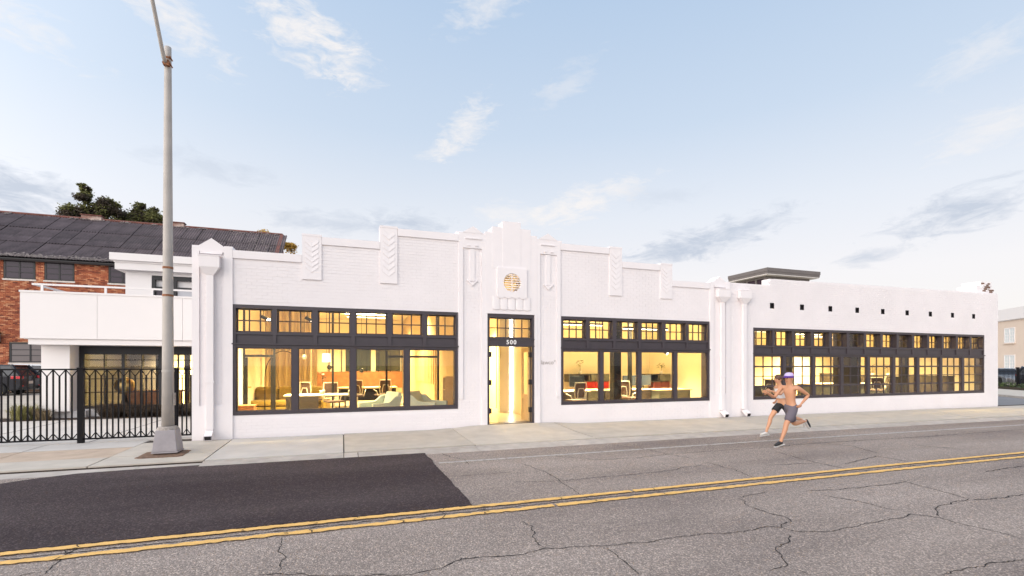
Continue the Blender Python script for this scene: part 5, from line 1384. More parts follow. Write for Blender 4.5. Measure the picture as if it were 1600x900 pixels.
# ------------------------------------------------------------------ trees
def leaf_blob(b, c, r, n, size, flat=1.0, gap=0.0):
    for _ in range(n):
        while True:
            v = Vector((R.uniform(-1,1), R.uniform(-1,1), R.uniform(-1,1)))
            if 0.25 < v.length < 1: break
        v = v.normalized()*(0.45+0.55*R.random()**0.5)
        p = c+Vector((v.x*r[0], v.y*r[1], v.z*r[2]))
        s = size*R.uniform(0.6, 1.4)
        a = Vector((R.gauss(0,1), R.gauss(0,1), R.gauss(0,0.6))).normalized(); t = a.orthogonal().normalized()
        t = (Matrix.Rotation(R.random()*6.28, 3, a) @ t)
        b.add([p-a*s, p-t*s*0.55, p+a*s, p+t*s*0.55], [(0,1,2,3)], 0)
def leaf_spray(b, c, e, sp, n, size):
    ax = e-c
    for _ in range(n):
        t = 0.25+0.95*R.random()
        p = c+ax*t+Vector((R.gauss(0,sp), R.gauss(0,sp), R.gauss(0,sp*0.8)))*(1.25-0.5*t)
        s = size*R.uniform(0.55, 1.35)
        a = Vector((R.gauss(0,1), R.gauss(0,1), R.gauss(0,0.6))).normalized(); q = (Matrix.Rotation(R.random()*6.28, 3, a) @ a.orthogonal().normalized())
        b.add([p-a*s, p-q*s*0.55, p+a*s, p+q*s*0.55], [(0,1,2,3)], 0)
def tree(name, loc, clumps, trunk, leafm, darkm, lsize, nleaf, label, group='trees beyond the old building'):
    t = empty(name, loc, 0, label, 'tree', group)
    b = MB(); b.tube(trunk[0], trunk[1], 10); tr = b.build('trunk', M['bark'], t, smooth=True)
    base = Vector(trunk[0][-1])
    b = MB(); d = MB(); k = MB()
    for (c, r, dens) in clumps:
        c = Vector(c)
        mid = base.lerp(c, 0.5)+Vector((R.uniform(-.4,.4), R.uniform(-.4,.4), 0.3))
        k.tube([base-Vector((0,0,0.6)), mid, c+Vector((0,0,r[2]*0.3))], [0.16, 0.09, 0.03], 6)
        sub = int(11*dens)+4
        for s in range(sub):
            v = Vector((R.gauss(0,1), R.gauss(0,1), R.gauss(0,1))).normalized()*R.uniform(0.45, 1.0)
            cc = c+Vector((v.x*r[0], v.y*r[1], v.z*r[2])); rr_ = R.uniform(0.32, 0.6)
            k.tube([c, cc], [0.05, 0.015], 5)
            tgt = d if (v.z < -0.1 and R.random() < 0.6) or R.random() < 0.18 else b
            leaf_spray(tgt, c, cc, min(r)*0.30, int(nleaf*dens/sub*R.uniform(0.7, 1.3)), lsize)
    k.build('limb', M['bark'], t, smooth=True)
    b.build('crown', leafm, t, fix=False)
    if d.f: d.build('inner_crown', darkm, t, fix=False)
    return t
# crown centres measured against the ridge line
tree('green_tree', (-22.2, 57, 0), [((-1.9,0,16.1),(1.0,1.1,1.1),1.0), ((-2.2,0.4,15.2),(1.0,1.1,0.9),0.8), ((-0.6,0.4,16.4),(1.2,1.2,1.0),1.0), ((-0.9,-0.2,17.6),(0.8,0.9,0.6),0.7), ((-1.0,0.2,18.4),(0.45,0.5,0.4),0.3), ((-1.35,0.2,18.9),(0.28,0.3,0.35),0.12), ((0.9,0,16.7),(1.1,1.1,0.9),0.9), ((1.2,0,17.2),(0.5,0.6,0.5),0.3), ((0.2,0.2,17.3),(0.7,0.8,0.6),0.5), ((0.6,0,15.2),(1.5,1.2,0.8),0.7), ((-1,0,13.8),(2.2,2,1.2),0.8)],
     ([(0,0,0),(0.2,0,5),(-0.3,0.1,10),(-0.5,0,13.0)], [0.45,0.36,0.26,0.17]), M['leaf'], M['leaf_dark'], 0.115, 2900, 'bushy green tree left of the other, behind the roof ridge')
tree('green_tree', (-18.6, 58, 0), [((0.2,0,15.7),(1.5,1.3,1.4),1.4), ((-1.0,0.2,15.6),(1.1,1.1,1.0),0.9), ((-0.6,0.3,16.7),(0.8,0.8,0.9),0.9), ((-0.5,0,17.6),(0.45,0.5,0.5),0.3), ((-1.9,0.1,16.0),(0.8,0.8,0.9),0.5), ((1.0,0,16.1),(1.0,1.1,1.0),0.9), ((0.5,0,17.0),(0.6,0.6,0.5),0.4), ((1.9,0,15.2),(0.8,0.9,0.8),0.5), ((2.7,0,14.8),(0.5,0.6,0.5),0.2), ((0,0,13.9),(2.0,1.8,1.1),0.8)],
     ([(0,0,0),(-0.2,0,5),(0.2,0.1,10),(0.1,0,13.0)], [0.42,0.34,0.25,0.16]), M['leaf'], M['leaf_dark'], 0.115, 2900, 'dark green tree nearest the street lamp, behind the roof ridge')
tree('golden_tree', (-4.6, 50, 0), [((-2.3,0,13.6),(0.5,0.5,0.9),0.35), ((-2.9,0,12.9),(0.6,0.4,0.4),0.25), ((-1.0,0,13.0),(0.8,0.6,0.6),0.7), ((0.1,0,12.9),(0.6,0.5,0.6),0.5), ((2.2,0,11.6),(1.1,0.9,0.8),1.0), ((1.3,0,11.0),(0.9,0.8,0.8),0.6), ((3.1,0,11.2),(0.8,0.7,0.5),0.5)],
     ([(0,0,0),(0.1,0,5),(0,0,9.2)], [0.22,0.16,0.08]), M['leaf_gold'], M['leaf_gold'], 0.11, 1100, 'sparse golden leaved tree peeping over the end of the corrugated roof')

# ------------------------------------------------------------------ roof lantern on the studio
rb = empty('roof_lantern', (21.1, 19.2, 4.05), 0, 'grey flat roofed lantern with strip windows standing on the studio roof', 'roof lantern')
def rpart(b, name, m, **k):
    o = b.build(name, m, rb, **k); o.location = (-21.1, -19.2, -4.05); return o
b = MB(); b.box(19.41, 22.88, 18.0, 20.5, 6.14, 6.25); b.box(19.39, 22.90, 17.98, 20.52, 6.25, 6.42); rpart(b, 'fascia', M['metal_roof'])
b = MB(); b.box(19.43, 22.86, 18.02, 20.48, 6.09, 6.139); rpart(b, 'soffit', M['soffit'])
b = MB()
for xa, xb in ((19.72, 19.90), (22.46, 22.60)): b.box(xa, xb, 18.35, 18.5, 4.05, 6.09)
b.box(19.90, 22.46, 18.35, 18.5, 5.98, 6.09); b.box(19.90, 22.46, 18.35, 18.5, 4.05, 5.35)
for xa in (20.5, 21.1, 21.75): b.box(xa-0.04, xa+0.04, 18.36, 18.48, 5.35, 5.98)
b.box(19.72, 19.85, 18.5, 20.3, 5.98, 6.09); b.box(19.72, 19.85, 18.5, 20.3, 4.05, 5.3)
for ya in (19.0, 19.6, 20.25): b.box(19.73, 19.84, ya-0.05, ya+0.05, 5.3, 5.98)
b.box(22.47, 22.60, 18.5, 20.3, 4.05, 6.09); b.box(19.85, 22.47, 20.2, 20.3, 4.05, 6.09)
rpart(b, 'frame', M['metal_roof'])
b = MB(); b.box(19.77, 19.79, 18.5, 20.25, 5.3, 5.98); b.box(19.90, 22.46, 18.41, 18.43, 5.35, 5.98); rpart(b, 'lantern_glazing', M['dark_glass'])

# ------------------------------------------------------------------ cross street on the right
DX, DY = math.sin(rad(37.6)), math.cos(rad(37.6))
def RP(s, t, z=0): return (35.9+DX*s+DY*t, 16.6+DY*s-DX*t, z)      # s along the cross street, t away from the camera side
def band(name, s0, s1, t0, t1, z, m, kind='structure'):
    b = MB(); b.prism_z([RP(s0,t0)[:2], RP(s1,t0)[:2], RP(s1,t1)[:2], RP(s0,t1)[:2]], -0.33, z); o = b.build(name, m); tag(o, kind=kind); return o
M['street_grey'] = mat('grey_street', (0.20, 0.195, 0.20), 0.85, var=0.08, vscale=0.6)
band('side_street', -22, 60, -9.5, -0.16, -0.145, M['street_grey'])
band('side_kerb', -22, 60, -0.15, 0.0, -0.03, M['gutter'])
band('side_pavement', -22, 60, 0.001, 4.2, -0.04, M['concrete'])
band('side_verge', -22, 60, 4.21, 24, -0.06, M['lot'])
rzr = rad(90-37.6)
hd = empty('hedge', RP(9, 4.9, -0.06), rzr, 'low clipped green hedge along the pavement beyond the white building', 'hedge')
b = MB()
for i in range(40): leaf_blob(b, Vector((-14+28*i/39+R.uniform(-.3,.3), R.uniform(-.15,.15), 0.22)), (0.6, 0.45, 0.25+0.06*R.random()), 110, 0.07)
b.build('foliage', M['leaf_hedge'], hd, fix=False)
b = MB(); b.box(-14, 14, -0.35, 0.35, 0, 0.18); b.build('stems', M['leaf_dark'], hd)
f2 = empty('railing_fence', RP(10.5, 5.7, -0.06), rzr, 'black spiked railing fence behind the hedge beyond the white building', 'fence')
b = MB(); b.box(-9, 9, -0.02, 0.02, 0.16, 0.20); b.build('rail', M['steel'], f2)
b = MB(); b.box(-9, 9, -0.02, 0.02, 1.22, 1.26); b.build('rail', M['steel'], f2)
pk = MB(); pk.tube([(0,0,0.02),(0,0,1.42),(0,0,1.52)], [0.02,0.02,0.004], 5); pme = pk.mesh('picket', M['steel'])
for k in range(121):
    o = link('picket', pme, f2); o.location = (-9+0.15*k, 0, 0)
for k in range(7):
    b = MB(); x = -8.2+2.6*k; b.box(x-0.06, x+0.06, -0.06, 0.06, 0, 1.5); b.box(x-0.08, x+0.08, -0.08, 0.08, 1.5, 1.58); b.build('post', M['steel'], f2)

cb = empty('cream_building', RP(29, 15.5, 0), rzr+math.pi, 'cream rendered two storey building with white sash windows beyond the fence', 'building')
b = MB(); b.box(-30, 30, 0, 14, 0, 6.35); b.build('wall', M['cream'], cb)
b = MB(); b.box(-30.2, 30.2, -0.2, 14.2, 6.42, 7.6); b.box(-30.1, 30.1, -0.08, 14.1, 6.35, 6.42); b.build('parapet', M['cream_band'], cb)
for zz in (1.15, 4.0):
    for k in range(17):
        x = -27.6+3.36*k
        w = empty('window', (x, 0, zz), parent=cb)
        b = MB(); b.box(-0.85, 0.85, -0.06, 0.02, 0, 0.09); b.box(-0.85, 0.85, -0.06, 0.02, 1.5, 1.6); b.box(-0.85, -0.75, -0.06, 0.02, 0.09, 1.5); b.box(0.75, 0.85, -0.06, 0.02, 0.09, 1.5); b.box(-0.06, 0.06, -0.06, 0.02, 0.09, 1.5)
        for xx in (-0.40, 0.40): b.box(xx-0.02, xx+0.02, -0.03, 0.0, 0.09, 1.5)
        for z2 in (0.45, 0.8, 1.15): b.box(-0.75, 0.75, -0.028, 0.0, z2-0.015, z2+0.015)
        b.build('frame', M['cream_band'], w)
        b = MB(); b.box(-0.75, 0.75, -0.012, -0.004, 0.09, 1.5); b.build('pane', M['pale_glass'], w)
        b = MB(); b.box(-0.95, 0.95, -0.14, 0.0, -0.11, -0.005); b.build('sill', M['cream'], w)

# ------------------------------------------------------------------ cars
def car(name, loc, rz, paint, label, suv=True, group=None):
    c = empty(name, loc, rz, label, 'car', group)
    L, W = (4.7, 0.93) if suv else (4.6, 0.90)
    H = 1.68 if suv else 1.45
    belt = 1.05 if suv else 0.95
    def arch(cx): return [(cx-0.40*math.cos(a), 0.32+0.40*math.sin(a)) for a in [math.pi*i/8 for i in range(9)]]
    xf, xr = -L/2+0.92, L/2-0.95
    low = [(-L/2+0.02, 0.45), (-L/2+0.12, 0.26)]+[(xf-0.42, 0.24)]+arch(xf)+[(xf+0.42, 0.22), (xr-0.42, 0.22)]+arch(xr)+[(xr+0.42, 0.25), (L/2-0.10, 0.30), (L/2, 0.50), (L/2-0.01, 0.78), (L/2-0.07, belt+0.02), (-L/2+1.25, belt), (-L/2+0.35, belt-0.16), (-L/2+0.05, belt-0.32)]
    b = MB(); b.prism([(x, z) for x, z in low], -W, W)
    body = b.build('body', paint, c, bevel=0.05, segs=2)
    # cabin: tapered pillars, roof, glass
    if suv: bot = [(-L/2+1.15, belt-0.01), (L/2-0.08, belt-0.01)]; topp = [(-L/2+2.0, H), (L/2-0.50, H-0.05)]
    else: bot = [(-L/2+1.2, belt-0.01), (L/2-0.55, belt-0.01)]; topp = [(-L/2+2.0, H), (L/2-1.35, H-0.02)]
    w0, w1 = W-0.05, W-0.23
    def cab(inset, name, m, z1off=0.0, bev=0.04):
        b = MB()
        (xa, za), (xb, zb) = bot; (xc, zc), (xd, zd) = topp
        vs = [(xa+inset, -w0+inset*0.0, za), (xb-inset, -w0, zb), (xb-inset, w0, zb), (xa+inset, w0, za), (xc, -w1, zc-z1off), (xd, -w1, zd-z1off), (xd, w1, zd-z1off), (xc, w1, zc-z1off)]
        b.add(vs, [(0,3,2,1),(4,5,6,7),(0,1,5,4),(1,2,6,5),(2,3,7,6),(3,0,4,7)])
        return b.build(name, m, c, bevel=bev)
    cab(0, 'cabin', M['car_glass'], 0.03)
    b = MB(); (xc, zc), (xd, zd) = topp
    b.add([(xc-0.08,-w1-0.02,zc-0.05),(xd+0.10,-w1-0.02,zd-0.06),(xd+0.10,w1+0.02,zd-0.06),(xc-0.08,w1+0.02,zc-0.05),(xc+0.1,-w1+0.06,zc+0.02),(xd,-w1+0.06,zd+0.01),(xd,w1-0.06,zd+0.01),(xc+0.1,w1-0.06,zc+0.02)], [(0,3,2,1),(4,5,6,7),(0,1,5,4),(1,2,6,5),(2,3,7,6),(3,0,4,7)])
    b.build('roof', paint, c, bevel=0.02)
    for s in (-1, 1):                                 # pillars along both sides
        for f in (0.0, 0.42, 0.76, 1.0):
            (xa, za), (xb, zb) = bot; (xc, zc), (xd, zd) = topp
            p0 = Vector((xa+(xb-xa)*f, s*(w0+0.004), za)); p1 = Vector((xc+(xd-xc)*f, s*(w1+0.006), zc+(zd-zc)*f-0.02))
            b = MB(); b.tube([p0, p1], 0.05 if f < 0.9 else 0.09, 6); b.build('pillar', paint, c)
    for x in (xf, xr):
        for s in (-1, 1):
            w = empty('wheel', (x, s*(W-0.11), 0.34), parent=c)
            b = MB(); b.lathe([(0.235,-0.11),(0.32,-0.115),(0.34,-0.07),(0.34,0.07),(0.32,0.115),(0.235,0.11)], n=20, axis='Y'); b.build('tyre', M['rubber'], w, smooth=True)
            b = MB(); b.lathe([(0.235,s*0.06),(0.235,s*0.10),(0.21,s*0.105),(0.205,s*0.06)], n=20, axis='Y')
            for k in range(5):
                a = 2*math.pi*k/5+0.3; q = Vector((math.cos(a), 0, math.sin(a))); t_ = Vector((-math.sin(a), 0, math.cos(a)))
                b.add([q*0.04+t_*0.035+Vector((0,s*0.10,0)), q*0.04-t_*0.035+Vector((0,s*0.10,0)), q*0.215-t_*0.05+Vector((0,s*0.095,0)), q*0.215+t_*0.05+Vector((0,s*0.095,0)),
                       q*0.04+t_*0.035+Vector((0,s*0.06,0)), q*0.04-t_*0.035+Vector((0,s*0.06,0)), q*0.215-t_*0.05+Vector((0,s*0.06,0)), q*0.215+t_*0.05+Vector((0,s*0.06,0))], [(0,1,2,3),(0,4,5,1),(1,5,6,2),(2,6,7,3),(3,7,4,0)])
            b.lathe([(0.05, s*0.05), (0.05, s*0.105), (0.02, s*0.11)], n=10, axis='Y'); b.build('rim', M['alloy'], w)
    for s in (-1, 1):
        b = MB(); z = belt-0.16; b.box(L/2-0.42, L/2+0.012, s*(W-0.12)-0.14 if s > 0 else s*(W-0.12)-0.132, s*(W-0.12)+0.132 if s > 0 else s*(W-0.12)+0.14, z, z+0.16); b.build('tail_light', M['tail'], c, bevel=0.03)
        b = MB(); z = belt-0.40; b.box(-L/2-0.0, -L/2+0.30, s*(W-0.18)-0.15, s*(W-0.18)+0.15, z, z+0.14); b.build('headlight', M['alloy'], c, bevel=0.03)
        b = MB(); b.box(-L/2+1.62, -L/2+1.78, s*(W+0.08)-0.09, s*(W+0.08)+0.09, belt+0.03, belt+0.17); b.build('mirror', paint, c, bevel=0.03)
        for xx in (-0.35, 0.75):
            b = MB(); b.box(xx, xx+0.22, s*(W+0.005)-0.015, s*(W+0.005)+0.015, belt-0.15, belt-0.12); b.build('door_handle', M['alloy'], c)
        b = MB(); b.box(L/2-0.25, L/2+0.006, s*(W-0.15)-0.10, s*(W-0.15)+0.10, 0.48, 0.54); b.build('reflector', M['tail'], c)
    b = MB(); b.box(L/2+0.004, L/2+0.02, -0.26, 0.26, 0.62, 0.76); b.build('number_plate', M['plate'], c)
    return c
car('parked_car', (-18.55, 33.9, 0.055), 0, M['car_black'], 'black hatchback parked with red tail lights toward the annex column')
car('parked_car', (-17.6, 36.4, 0.055), 0, M['car_white'], 'white car parked behind the black one by the brick wall')
car('parked_car', RP(11.0, 8.2, -0.06), rzr, M['car_blue'], 'dark blue car parked behind the railing, nearest of the row')
car('parked_car', RP(17.5, 8.6, -0.06), rzr, M['car_silver'], 'silver car parked behind the railing, second of the row', suv=False)
car('parked_car', RP(23.5, 8.4, -0.06), rzr, M['car_black'], 'black car behind the railing, farthest of the row')

# ------------------------------------------------------------------ dry grasses in the planting bed
def tuft(b, c, h, n, spread, lean=(0,0)):
    for _ in range(n):
        a = R.random()*6.28; r = R.random()*0.12; d = spread*R.uniform(0.2, 1)
        p0 = Vector((c[0]+r*math.cos(a), c[1]+r*math.sin(a), c[2])); hh = h*R.uniform(0.5, 1)
        p1 = p0+Vector((d*0.45*math.cos(a)+lean[0]*0.4, d*0.45*math.sin(a)+lean[1]*0.4, hh*0.8)); p2 = p0+Vector((d*math.cos(a)+lean[0], d*math.sin(a)+lean[1], hh*R.uniform(0.55, 1.0)))
        s = Vector((-math.sin(a), math.cos(a), 0))*0.006
        b.add([p0-s, p0+s, p1+s, p1-s, p2], [(0,1,2,3),(3,2,4)])
def grass(name, loc, h, n, spread, m, label, lean=(0,0), k=3):
    g = empty(name, loc, 0, label, 'plant', 'dry grasses in the planting bed')
    b = MB()
    for i in range(k): tuft(b, (R.uniform(-.25,.25), R.uniform(-.15,.15), 0), h, n, spread, lean)
    b.build('blades', m, g, fix=False)
grass('grass_clump', (-9.15, 18.75, 0.03), 0.55, 130, 0.40, M['straw_green'], 'pale green dry grass clump at the foot of the column, farther left')
grass('grass_clump', (-9.0+0.45, 18.6, 0.03), 0.42, 120, 0.38, M['straw'], 'straw coloured grass clump at the foot of the annex column')
grass('grass_clump', (-10.1, 18.8, 0.03), 0.30, 90, 0.35, M['straw'], 'low straw coloured grass clump left of the annex column')
xx = -7.1
for i, (xa, h, lab) in enumerate(((-7.0, 0.62, 'brown dried grass heap by the globe, leftmost in front of the glazing'), (-6.3, 0.52, 'brown dried grass heap in front of the reception desk'), (-5.6, 0.50, 'brown dried grass heap in front of the second glazed bay'), (-4.95, 0.50, 'brown dried grass heap directly behind the street lamp'))):
    grass('grass_heap', (xa, 18.95, 0.03), h*0.85, 330, 0.62, M['straw_dark'], lab, (0.12, -0.1), 5)
grass('grass_heap', (-4.2, 18.0, 0.02), 0.60, 260, 0.6, M['straw'], 'straw grass heap right of the street lamp beside the white pier', (0, -0.1), 4)

# ------------------------------------------------------------------ two runners
def skin_mesh(name, nodes, edges, m, parent, root, levels=2, smooth=True):
    keys = list(nodes); idx = {k: i for i, k in enumerate(keys)}
    me = bpy.data.meshes.new(name)
    me.from_pydata([nodes[k][:3] for k in keys], [(idx[a], idx[c]) for a, c in edges], [])
    o = bpy.data.objects.new(name, me); COL.objects.link(o)
    md = o.modifiers.new('skin', 'SKIN'); md.use_smooth_shade = True; md.branch_smoothing = 0.4
    if not me.skin_vertices: me.skin_vertices.new()
    for k in keys:
        sv = me.skin_vertices[0].data[idx[k]]; r = nodes[k][3]
        sv.radius = r if isinstance(r, tuple) else (r, r); sv.use_root = (k == root)
    sb = o.modifiers.new('smooth', 'SUBSURF'); sb.levels = levels; sb.render_levels = levels
    bpy.context.view_layer.update()
    me2 = bpy.data.meshes.new_from_object(o.evaluated_get(bpy.context.evaluated_depsgraph_get()))
    bpy.data.objects.remove(o)
    me2.name = name; me2.materials.clear(); me2.materials.append(m)
    me2.polygons.foreach_set('use_smooth', [True]*len(me2.polygons))
    return link(name, me2, parent)
def lerp(a, c, t): return tuple(a[i]+(c[i]-a[i])*t for i in range(3))
def add_hand(nodes, edges, tagk, wrist, d, up, scale=1.0):
    d = Vector(d).normalized(); up = Vector(up); up = (up-d*up.dot(d)).normalized(); sd_ = d.cross(up)
    w = Vector(wrist)
    palm = w+d*0.055*scale
    nodes[tagk+'palm'] = (*palm, (0.028*scale, 0.017*scale)); edges.append((tagk+'wrist', tagk+'palm'))
    for i, (off, ln) in enumerate(((-0.028, 0.060), (-0.009, 0.072), (0.010, 0.066), (0.027, 0.052))):
        k0 = palm+d*0.03*scale+up*off*scale; k1 = k0+(d*0.75+sd_*0.65).normalized()*ln*0.55*scale; k2 = k1+(d*0.1+sd_*0.95).normalized()*ln*0.5*scale
        for n_, p, r in (('a', k0, 0.0095), ('b', k1, 0.0085), ('c', k2, 0.0075)): nodes[tagk+'f%d%s' % (i, n_)] = (*p, r*scale)
        edges += [(tagk+'palm', tagk+'f%da' % i), (tagk+'f%da' % i, tagk+'f%db' % i), (tagk+'f%db' % i, tagk+'f%dc' % i)]
    t0 = w+d*0.03*scale-up*0.032*scale; t1 = t0+(d*0.6-up*0.5+sd_*0.5).normalized()*0.035*scale; t2 = t1+(d*0.6+sd_*0.7).normalized()*0.028*scale
    nodes[tagk+'t0'] = (*t0, 0.011*scale); nodes[tagk+'t1'] = (*t1, 0.010*scale); nodes[tagk+'t2'] = (*t2, 0.008*scale)
    edges += [(tagk+'palm', tagk+'t0'), (tagk+'t0', tagk+'t1'), (tagk+'t1', tagk+'t2')]
def runner(loc, J, k, skin, parts, label, seed):
    """J: joints (f forward, side, height); the runner faces -X, the near side is -Y"""
    p = empty('person', loc, 0, label, 'person')
    P = {n: (-v[0], -v[1], v[2]) for n, v in J.items()}             # side +1 = the camera's side (-Y)
    N = {}; Ed = []
    def nd(n, pos, r): N[n] = (*pos, r)
    def ch(*ns): Ed.extend(zip(ns[:-1], ns[1:]))
    nd('pelvis', P['hip'], (0.112*k, 0.110*k)); nd('waist', lerp(P['hip'], P['chest'], 0.42), (0.098*k, 0.094*k)); nd('chest', P['chest'], (0.15*k, 0.105*k)); nd('upper', lerp(P['chest'], P['neck'], 0.6), (0.11*k, 0.085*k)); nd('neck', P['neck'], 0.052*k)
    hv = Vector(P['head'])-Vector(P['neck'])
    nd('jaw', tuple(Vector(P['neck'])+hv*0.55+Vector((-0.02, 0, 0))), (0.064*k, 0.072*k)); nd('head', P['head'], (0.076*k, 0.092*k)); nd('crown', tuple(Vector(P['head'])+hv.normalized()*0.075*k+Vector((0.01, 0, 0))), (0.062*k, 0.075*k))
    ch('pelvis', 'waist', 'chest', 'upper', 'neck', 'jaw', 'head', 'crown')
    for s in ('L', 'R'):
        h = P['hip'+s]; kn = P['knee'+s]; an = P['ankle'+s]; toe = P['toe'+s]
        nd('hip'+s, h, 0.088*k); nd('thigh'+s, lerp(h, kn, 0.45), 0.076*k); nd('knee'+s, kn, 0.054*k)
        cf = Vector(lerp(kn, an, 0.32))+Vector((0.018, 0, 0)); nd('calf'+s, tuple(cf), 0.054*k); nd('shin'+s, lerp(kn, an, 0.75), 0.036*k); nd('ankle'+s, an, 0.033*k)
        nd('foot'+s, lerp(an, toe, 0.6), 0.033*k); nd('toe'+s, toe, 0.024*k)
        ch('pelvis', 'hip'+s, 'thigh'+s, 'knee'+s, 'calf'+s, 'shin'+s, 'ankle'+s, 'foot'+s, 'toe'+s)
        sh = P['sh'+s]; el = P['el'+s]; wr = P['wr'+s]
        nd('sh'+s, sh, 0.056*k); nd('arm'+s, lerp(sh, el, 0.5), 0.043*k); nd('el'+s, el, 0.035*k); nd('fore'+s, lerp(el, wr, 0.35), 0.037*k); nd(s+'wrist', wr, 0.024*k)
        ch('upper', 'sh'+s, 'arm'+s, 'el'+s, 'fore'+s, s+'wrist')
        add_hand(N, Ed, s, wr, Vector(wr)-Vector(el), (0, 0, 1), 0.95*k)
    skin_mesh('body', N, Ed, skin, p, 'pelvis')
    H_ = Vector(P['head'])
    fx = Vector((-1, 0, 0))
    def bit(name, c, r, m, n=10):
        b = MB(); b.lathe([(0.02*r[2], -r[2])]+[(math.cos(a), r[2]*math.sin(a)) for a in [(-72+24*i)*math.pi/180 for i in range(7)]]+[(0.02, r[2])], (0, 0, 0), n)
        b.v = [(c[0]+x*r[0], c[1]+y*r[1], c[2]+z) for x, y, z in b.v]
        return b.build(name, m, p, smooth=True)
    bit('nose', H_+Vector((-0.096*k, 0, -0.018*k)), (0.016*k, 0.013*k, 0.022*k), skin)
    for s in (-1, 1):
        bit('eye', H_+Vector((-0.080*k, s*0.031*k, 0.012*k)), (0.011, 0.013, 0.010), M['eye'])
        bit('ear', H_+Vector((0.012, s*0.077*k, -0.005)), (0.020*k, 0.010*k, 0.030*k), skin)
    b = MB(); c = H_+Vector((-0.083*k, 0, -0.058*k)); b.box(c.x-0.004, c.x+0.01, c.y-0.024, c.y+0.024, c.z-0.005, c.z+0.006); b.build('mouth', M['lips'], p, bevel=0.003)
    # clothing
    def grow(names, extra, edges, m, name, root, trim=None):
        Q = {}
        for n_ in names:
            r = N[n_][3]; r = r if isinstance(r, tuple) else (r, r); Q[n_] = (*N[n_][:3], (r[0]+extra, r[1]+extra))
        if trim:
            for n_, (a, c, t, r) in trim.items(): Q[n_] = (*lerp(N[a][:3], N[c][:3], t), r)
        return skin_mesh(name, Q, edges, m, p, root)
    sh_t = parts['shorts_len']
    grow(['pelvis', 'hipL', 'hipR', 'thighL', 'thighR'], 0.026, [('waistband', 'pelvis'), ('pelvis', 'hipL'), ('pelvis', 'hipR'), ('hipL', 'thighL'), ('hipR', 'thighR'), ('thighL', 'hemL'), ('thighR', 'hemR')], parts['shorts'], 'shorts', 'pelvis',
         {'waistband': ('pelvis', 'waist', 0.75, (0.122*k, 0.118*k)), 'hemL': ('thighL', 'kneeL', sh_t, 0.104*k), 'hemR': ('thighR', 'kneeR', sh_t, 0.104*k)})
    if parts.get('top'):
        grow(['chest', 'upper'], 0.012, [('hem', 'chest'), ('chest', 'upper'), ('upper', 'collar'), ('upper', 'slL'), ('upper', 'slR')], parts['top'], 'top', 'chest',
             {'hem': ('waist', 'chest', 0.15, (0.125*k, 0.10*k)), 'collar': ('upper', 'neck', 0.45, (0.085*k, 0.075*k)), 'slL': ('upper', 'shL', 0.75, 0.066*k), 'slR': ('upper', 'shR', 0.75, 0.066*k)})
    for s in ('L', 'R'):
        an = Vector(N['ankle'+s][:3]); toe = Vector(N['toe'+s][:3]); d = (toe-an); d = d.normalized()
        heel = an-d*0.05+Vector((0, 0, -0.02)); t2 = toe+d*0.035
        skin_mesh('shoe', {'h': (*heel, 0.042*k), 'm': (*an.lerp(toe, 0.35), 0.047*k), 'b': (*an.lerp(toe, 0.8), (0.047*k, 0.038*k)), 't': (*t2, 0.027*k), 'c': (*(an+(Vector(N['shin'+s][:3])-an)*0.12), 0.042*k)}, [('h', 'm'), ('m', 'b'), ('b', 't'), ('m', 'c')], parts['shoe'], p, 'm')
        nrm = Vector((d.z, 0, -d.x)); nrm = nrm if nrm.z < 0 else -nrm
        b = MB(); a0, a1 = heel-d*0.03+nrm*0.036*k, t2+d*0.012+nrm*0.024*k
        sd2 = Vector((0, 1, 0)); w = 0.040*k
        b.add([a0-sd2*w*0.8, a0+sd2*w*0.8, a1+sd2*w*0.7, a1-sd2*w*0.7]+[q+nrm*0.018 for q in (a0-sd2*w*0.8, a0+sd2*w*0.8, a1+sd2*w*0.7, a1-sd2*w*0.7)], [(0,1,2,3),(4,7,6,5),(0,4,5,1),(1,5,6,2),(2,6,7,3),(3,7,4,0)])
        b.build('sole', M['sole'], p, bevel=0.006)
    return p, H_, N
M['lips'] = mat('lips', (0.36, 0.13, 0.10), 0.5)
# joints: forward, side (+ = camera side), height above the road
JM = {'hip': (-0.42,0,0.83), 'chest': (-0.40,0,1.12), 'neck': (-0.385,0,1.32), 'head': (-0.36,0,1.455),
      'hipL': (-0.42,0.09,0.80), 'kneeL': (-0.17,0.10,0.48), 'ankleL': (-0.02,0.09,0.085), 'toeL': (0.13,0.09,0.035),
      'hipR': (-0.43,-0.09,0.80), 'kneeR': (-0.62,-0.10,0.44), 'ankleR': (-1.00,-0.10,0.50), 'toeR': (-1.09,-0.10,0.36),
      'shL': (-0.41,0.17,1.26), 'elL': (-0.66,0.23,1.10), 'wrL': (-0.48,0.21,0.92),
      'shR': (-0.36,-0.17,1.26), 'elR': (-0.20,-0.24,1.03), 'wrR': (0.03,-0.20,1.13)}
man, hm, NM = runner((8.86, 7.98, -0.055), JM, 1.0, M['skin_b'], {'shorts': M['grey_shorts'], 'shorts_len': 0.85, 'shoe': M['shoe']}, 'shirtless runner in grey shorts, black shoes and lilac cap, mid stride', 1)
b = MB(); b.lathe([(0.088, -0.01), (0.092, 0.03), (0.080, 0.075), (0.045, 0.10), (0.005, 0.106)], (0, 0, 0), 16)
b.v = [(hm.x+0.005+x*1.12, hm.y+y*0.98, hm.z+0.028+z) for x, y, z in b.v]; cp = b.build('cap', M['cap'], man, smooth=True)
b = MB(); b.lathe([(0.090, -0.012), (0.0945, -0.005), (0.0945, 0.028), (0.090, 0.032)], (0, 0, 0), 16); b.v = [(hm.x+0.005+x*1.12, hm.y+y*0.98, hm.z+0.028+z) for x, y, z in b.v]; b.build('band', M['cap_band'], cp)
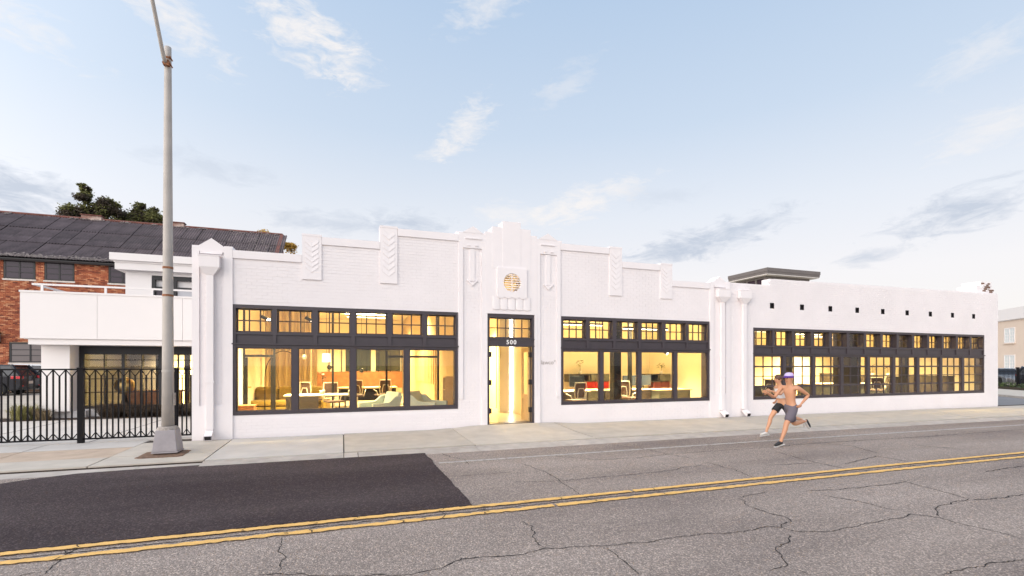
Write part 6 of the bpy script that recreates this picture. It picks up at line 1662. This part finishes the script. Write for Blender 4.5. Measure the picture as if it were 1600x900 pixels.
b = MB(); n = 10; pts = [(hm.x-0.06, hm.y-0.075)]+[(hm.x-0.06-0.11*math.sin(math.pi*i/n), hm.y-0.075*math.cos(math.pi*i/n)) for i in range(1, n)]+[(hm.x-0.06, hm.y+0.075)]
b.prism_z(pts, hm.z+0.022, hm.z+0.032); b.build('peak', M['cap_band'], cp)
b = MB(); b.lathe([(0.05, 0.0), (0.03, 0.012), (0.004, 0.015)], (hm.x+0.07, hm.y, hm.z+0.115), 10); b.build('badge', M['cap_red'], cp)
JW = {'hip': (-0.40,0,0.80), 'chest': (-0.36,0,1.07), 'neck': (-0.31,0,1.27), 'head': (-0.265,0,1.40),
      'hipL': (-0.40,0.085,0.77), 'kneeL': (-0.62,0.09,0.47), 'ankleL': (-0.98,0.09,0.40), 'toeL': (-1.05,0.09,0.26),
      'hipR': (-0.40,-0.085,0.77), 'kneeR': (-0.13,-0.09,0.47), 'ankleR': (0.02,-0.085,0.10), 'toeR': (0.16,-0.085,0.07),
      'shL': (-0.33,0.15,1.21), 'elL': (-0.10,0.22,1.05), 'wrL': (0.12,0.17,1.13),
      'shR': (-0.36,-0.15,1.21), 'elR': (-0.60,-0.21,1.06), 'wrR': (-0.44,-0.20,0.88)}
wom, hw_, NW = runner((9.72, 8.95, -0.055), JW, 0.93, M['skin'], {'shorts': M['black_shorts'], 'shorts_len': 0.15, 'shoe': M['sole'], 'top': M['white_top']}, 'runner with brown hair in white top and black shorts beside the shirtless one', 2)
b = MB(); b.lathe([(0.080, -0.03), (0.088, 0.02), (0.078, 0.07), (0.045, 0.10), (0.005, 0.108)], (0, 0, 0), 16)
b.v = [(hw_.x+0.020+x*1.10, hw_.y+y*0.98, hw_.z+0.018+z-max(0, x)*0.6) for x, y, z in b.v]; hr = b.build('hair', M['hair'], wom, smooth=True)
b = MB(); b.tube([(hw_.x+0.10, hw_.y, hw_.z+0.05), (hw_.x+0.17, hw_.y, hw_.z+0.06), (hw_.x+0.24, hw_.y+0.01, hw_.z), (hw_.x+0.28, hw_.y+0.01, hw_.z-0.08)], [0.022, 0.036, 0.032, 0.010], 9); b.build('ponytail', M['hair'], hr, smooth=True)
